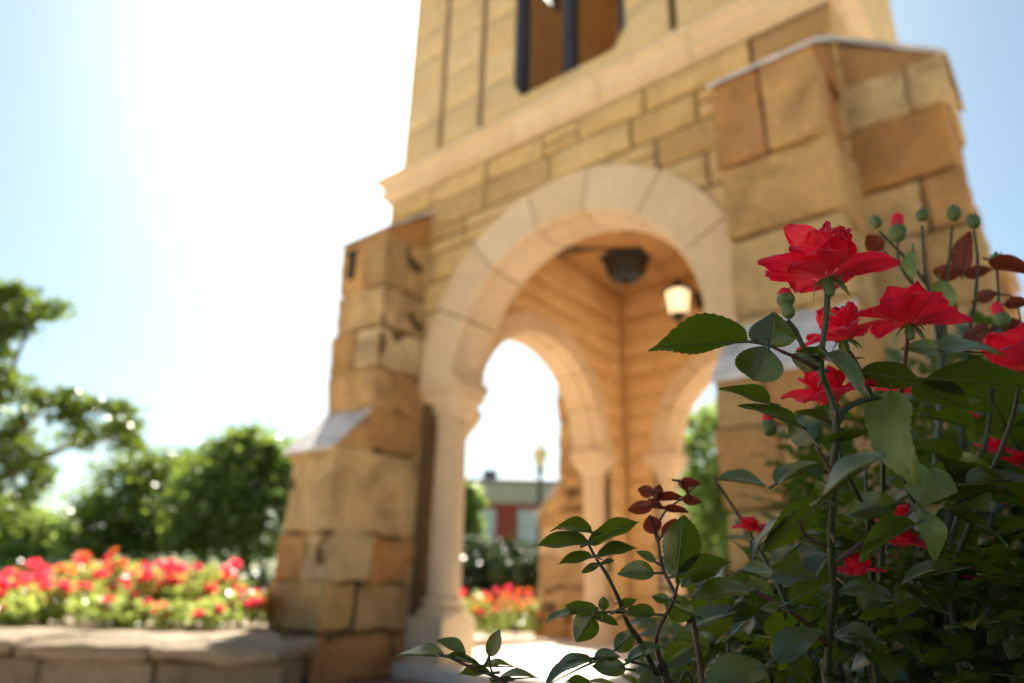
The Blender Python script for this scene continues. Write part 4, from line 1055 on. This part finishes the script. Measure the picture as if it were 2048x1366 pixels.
def filler(mb, c, rad, n, rng, size, keep=None):
    """compound leaves of five leaflets spread through an ellipsoid"""
    k = 0
    while k < n:
        p = Vector((rng.uniform(-1, 1), rng.uniform(-1, 1), rng.uniform(-1, 1)))
        if not .25 < p.length < 1: continue
        q = Vector((c[0] + p.x * rad[0], c[1] + p.y * rad[1], c[2] + p.z * rad[2])); k += 1
        if q.z < .06 or (q - (CAM)).length < .42: continue
        if keep and not keep(q): continue
        a = Vector((p.x + rng.gauss(0, .5), p.y + rng.gauss(0, .5), rng.gauss(.1, .4))).normalized()
        nrm = (Vector((rng.gauss(0, .45), rng.gauss(0, .45), 1))).normalized(); nrm = (nrm - a * nrm.dot(a)).normalized(); l = nrm.cross(a)
        L = size * rng.uniform(.75, 1.25)
        for (t, s, dirn) in ((1.0, 1, a), (.62, .85, (a * .45 + l).normalized()), (.62, .85, (a * .45 - l).normalized()), (.15, .65, (a * .3 + l).normalized()), (.15, .65, (a * .3 - l).normalized())):
            b0 = q + a * L * t * 1.1
            leaf_geo(mb, b0, b0 + dirn * L * s, (nrm + Vector((rng.gauss(0, .2), rng.gauss(0, .2), rng.gauss(0, .2)))).normalized(), L * s * .6, curl=rng.uniform(.05, .25), cup=.2, wave=.05, nu=8, nv=2, serr=.05, seed=rng.randrange(9999))
        tube(mb, [q - a * L * .3, q + a * L * .6, q + a * L * 1.1], .0009, .0005, 4, 2)

def proj(p):
    v = Vector(p) - CAM; z = v.dot(fw); return 1024 + F * v.dot(rt) / z, 683 - F * v.dot(up) / z, z
def inside_bush(q):
    """the bush's own outline as its side towards the tower shows: a ragged slope rising to the right"""
    x, y, z = proj(q)
    if z < .46: return False
    edge = 1180 - max(0, (x - 1430)) * .62 if x < 1900 else 880 - (x - 1900) * 1.0
    return y > edge + 40 and x > 1330 + max(0, 1300 - y) * .35
fm = MB(); rng = random.Random(77)
cA = at(1900, 1330, .80)
filler(fm, (cA.x, cA.y, cA.z), (.44, .42, .40), 2300, rng, .038, inside_bush)
cB = at(1500, 1500, .62)
filler(fm, (cB.x, cB.y, cB.z), (.26, .26, .24), 650, rng, .026, inside_bush)
fm.v = [tuple(Vector(v) - base_a) for v in fm.v]
fo = fm.build('foliage', M['leaf_top'], RB, smooth=True); fo['kind'] = 'stuff'
for i in range(9):
    rng2 = random.Random(500 + i); p = at(1480 + 70 * i, 1420, .58 + .03 * (i % 3)) - base_a
    q = at(1520 + 68 * i + rng2.uniform(-40, 40), 1130 - 25 * i, .62 + .04 * (i % 4)) - base_a
    mb = MB(); tube(mb, [Vector((rng2.uniform(-.05, .08), rng2.uniform(-.02, .08), 0)), p, q], .0032, .0012, 8, 8); mb.build('stem', S, RB, smooth=True)

# a second bush behind it on the right
base_b = gd(2050, 1.25, 0); CENT = base_b
RB2 = empty('rose_bush', base_b, 'shadowed rose bush behind the foreground one at the right edge with few red blooms', 'rose bush', 'rose bushes beside the camera')
fm = MB(); rng = random.Random(78)
cC = at(2110, 1180, 1.12)
filler(fm, (cC.x, cC.y, cC.z), (.44, .42, .44), 1500, rng, .038)
cShade = gd(2900, .30, .5)  # unseen foliage beside the camera, added to keep sky light off the bush
filler(fm, (cShade.x, cShade.y, cShade.z), (.40, .40, .42), 700, rng, .040, lambda q: (proj(q)[2] < .02) or proj(q)[0] > 2600)
fm.v = [tuple(Vector(v) - base_b) for v in fm.v]
o = fm.build('foliage', M['leaf_top'], RB2, smooth=True); o['kind'] = 'stuff'
for i, (x, y, dp, r_) in enumerate([(1985, 905, .60, 36), (2040, 935, .60, 42), (1950, 1165, .62, 48), (2035, 1010, .66, 30), (1935, 840, .66, 26)]):
    flower(RB2, x, y, dp, r_, (rng.uniform(-.3, .3), .3), seed=50 + i, sepals=False)
for i in range(7):
    q = at(1930 + 40 * i, 900 + 30 * (i % 3), .95 + .05 * i) - base_b
    mb = MB(); tube(mb, [Vector((rng.uniform(-.08, .08), rng.uniform(-.08, .08), 0)), q * .5 + Vector((.03, 0, 0)), q], .005, .0015, 8, 8); mb.build('stem', S, RB2, smooth=True)
# soil under the two bushes, made dark and widened unseen to cut ground bounce
rhv = Vector((math.cos(YAW), math.sin(YAW), 0))
sb_ = [rhv * a + H * b_ for a, b_ in ((-1.6, -3.5), (5, -3.5), (5, 2.2), (.5, 2.2), (.05, .9), (-.4, .5), (-1.6, .2))]
mb = MB(); mb.add([(p.x, p.y, .010) for p in sb_], [tuple(range(len(sb_)))]); mul, nt, b = new_mat('dark bounce cutting mulch')
c = ramp(nt, [(.3, (.035, .022, .014)), (.7, (.09, .06, .04))], noise_n(nt, 40, 8, .7))
nt.links.new(c, b.inputs['Base Color']); b.inputs['Roughness'].default_value = .95; bump(nt, b, noise_n(nt, 50, 6), .8, .03)
o = mb.build('soil', mul); o['kind'] = 'structure'
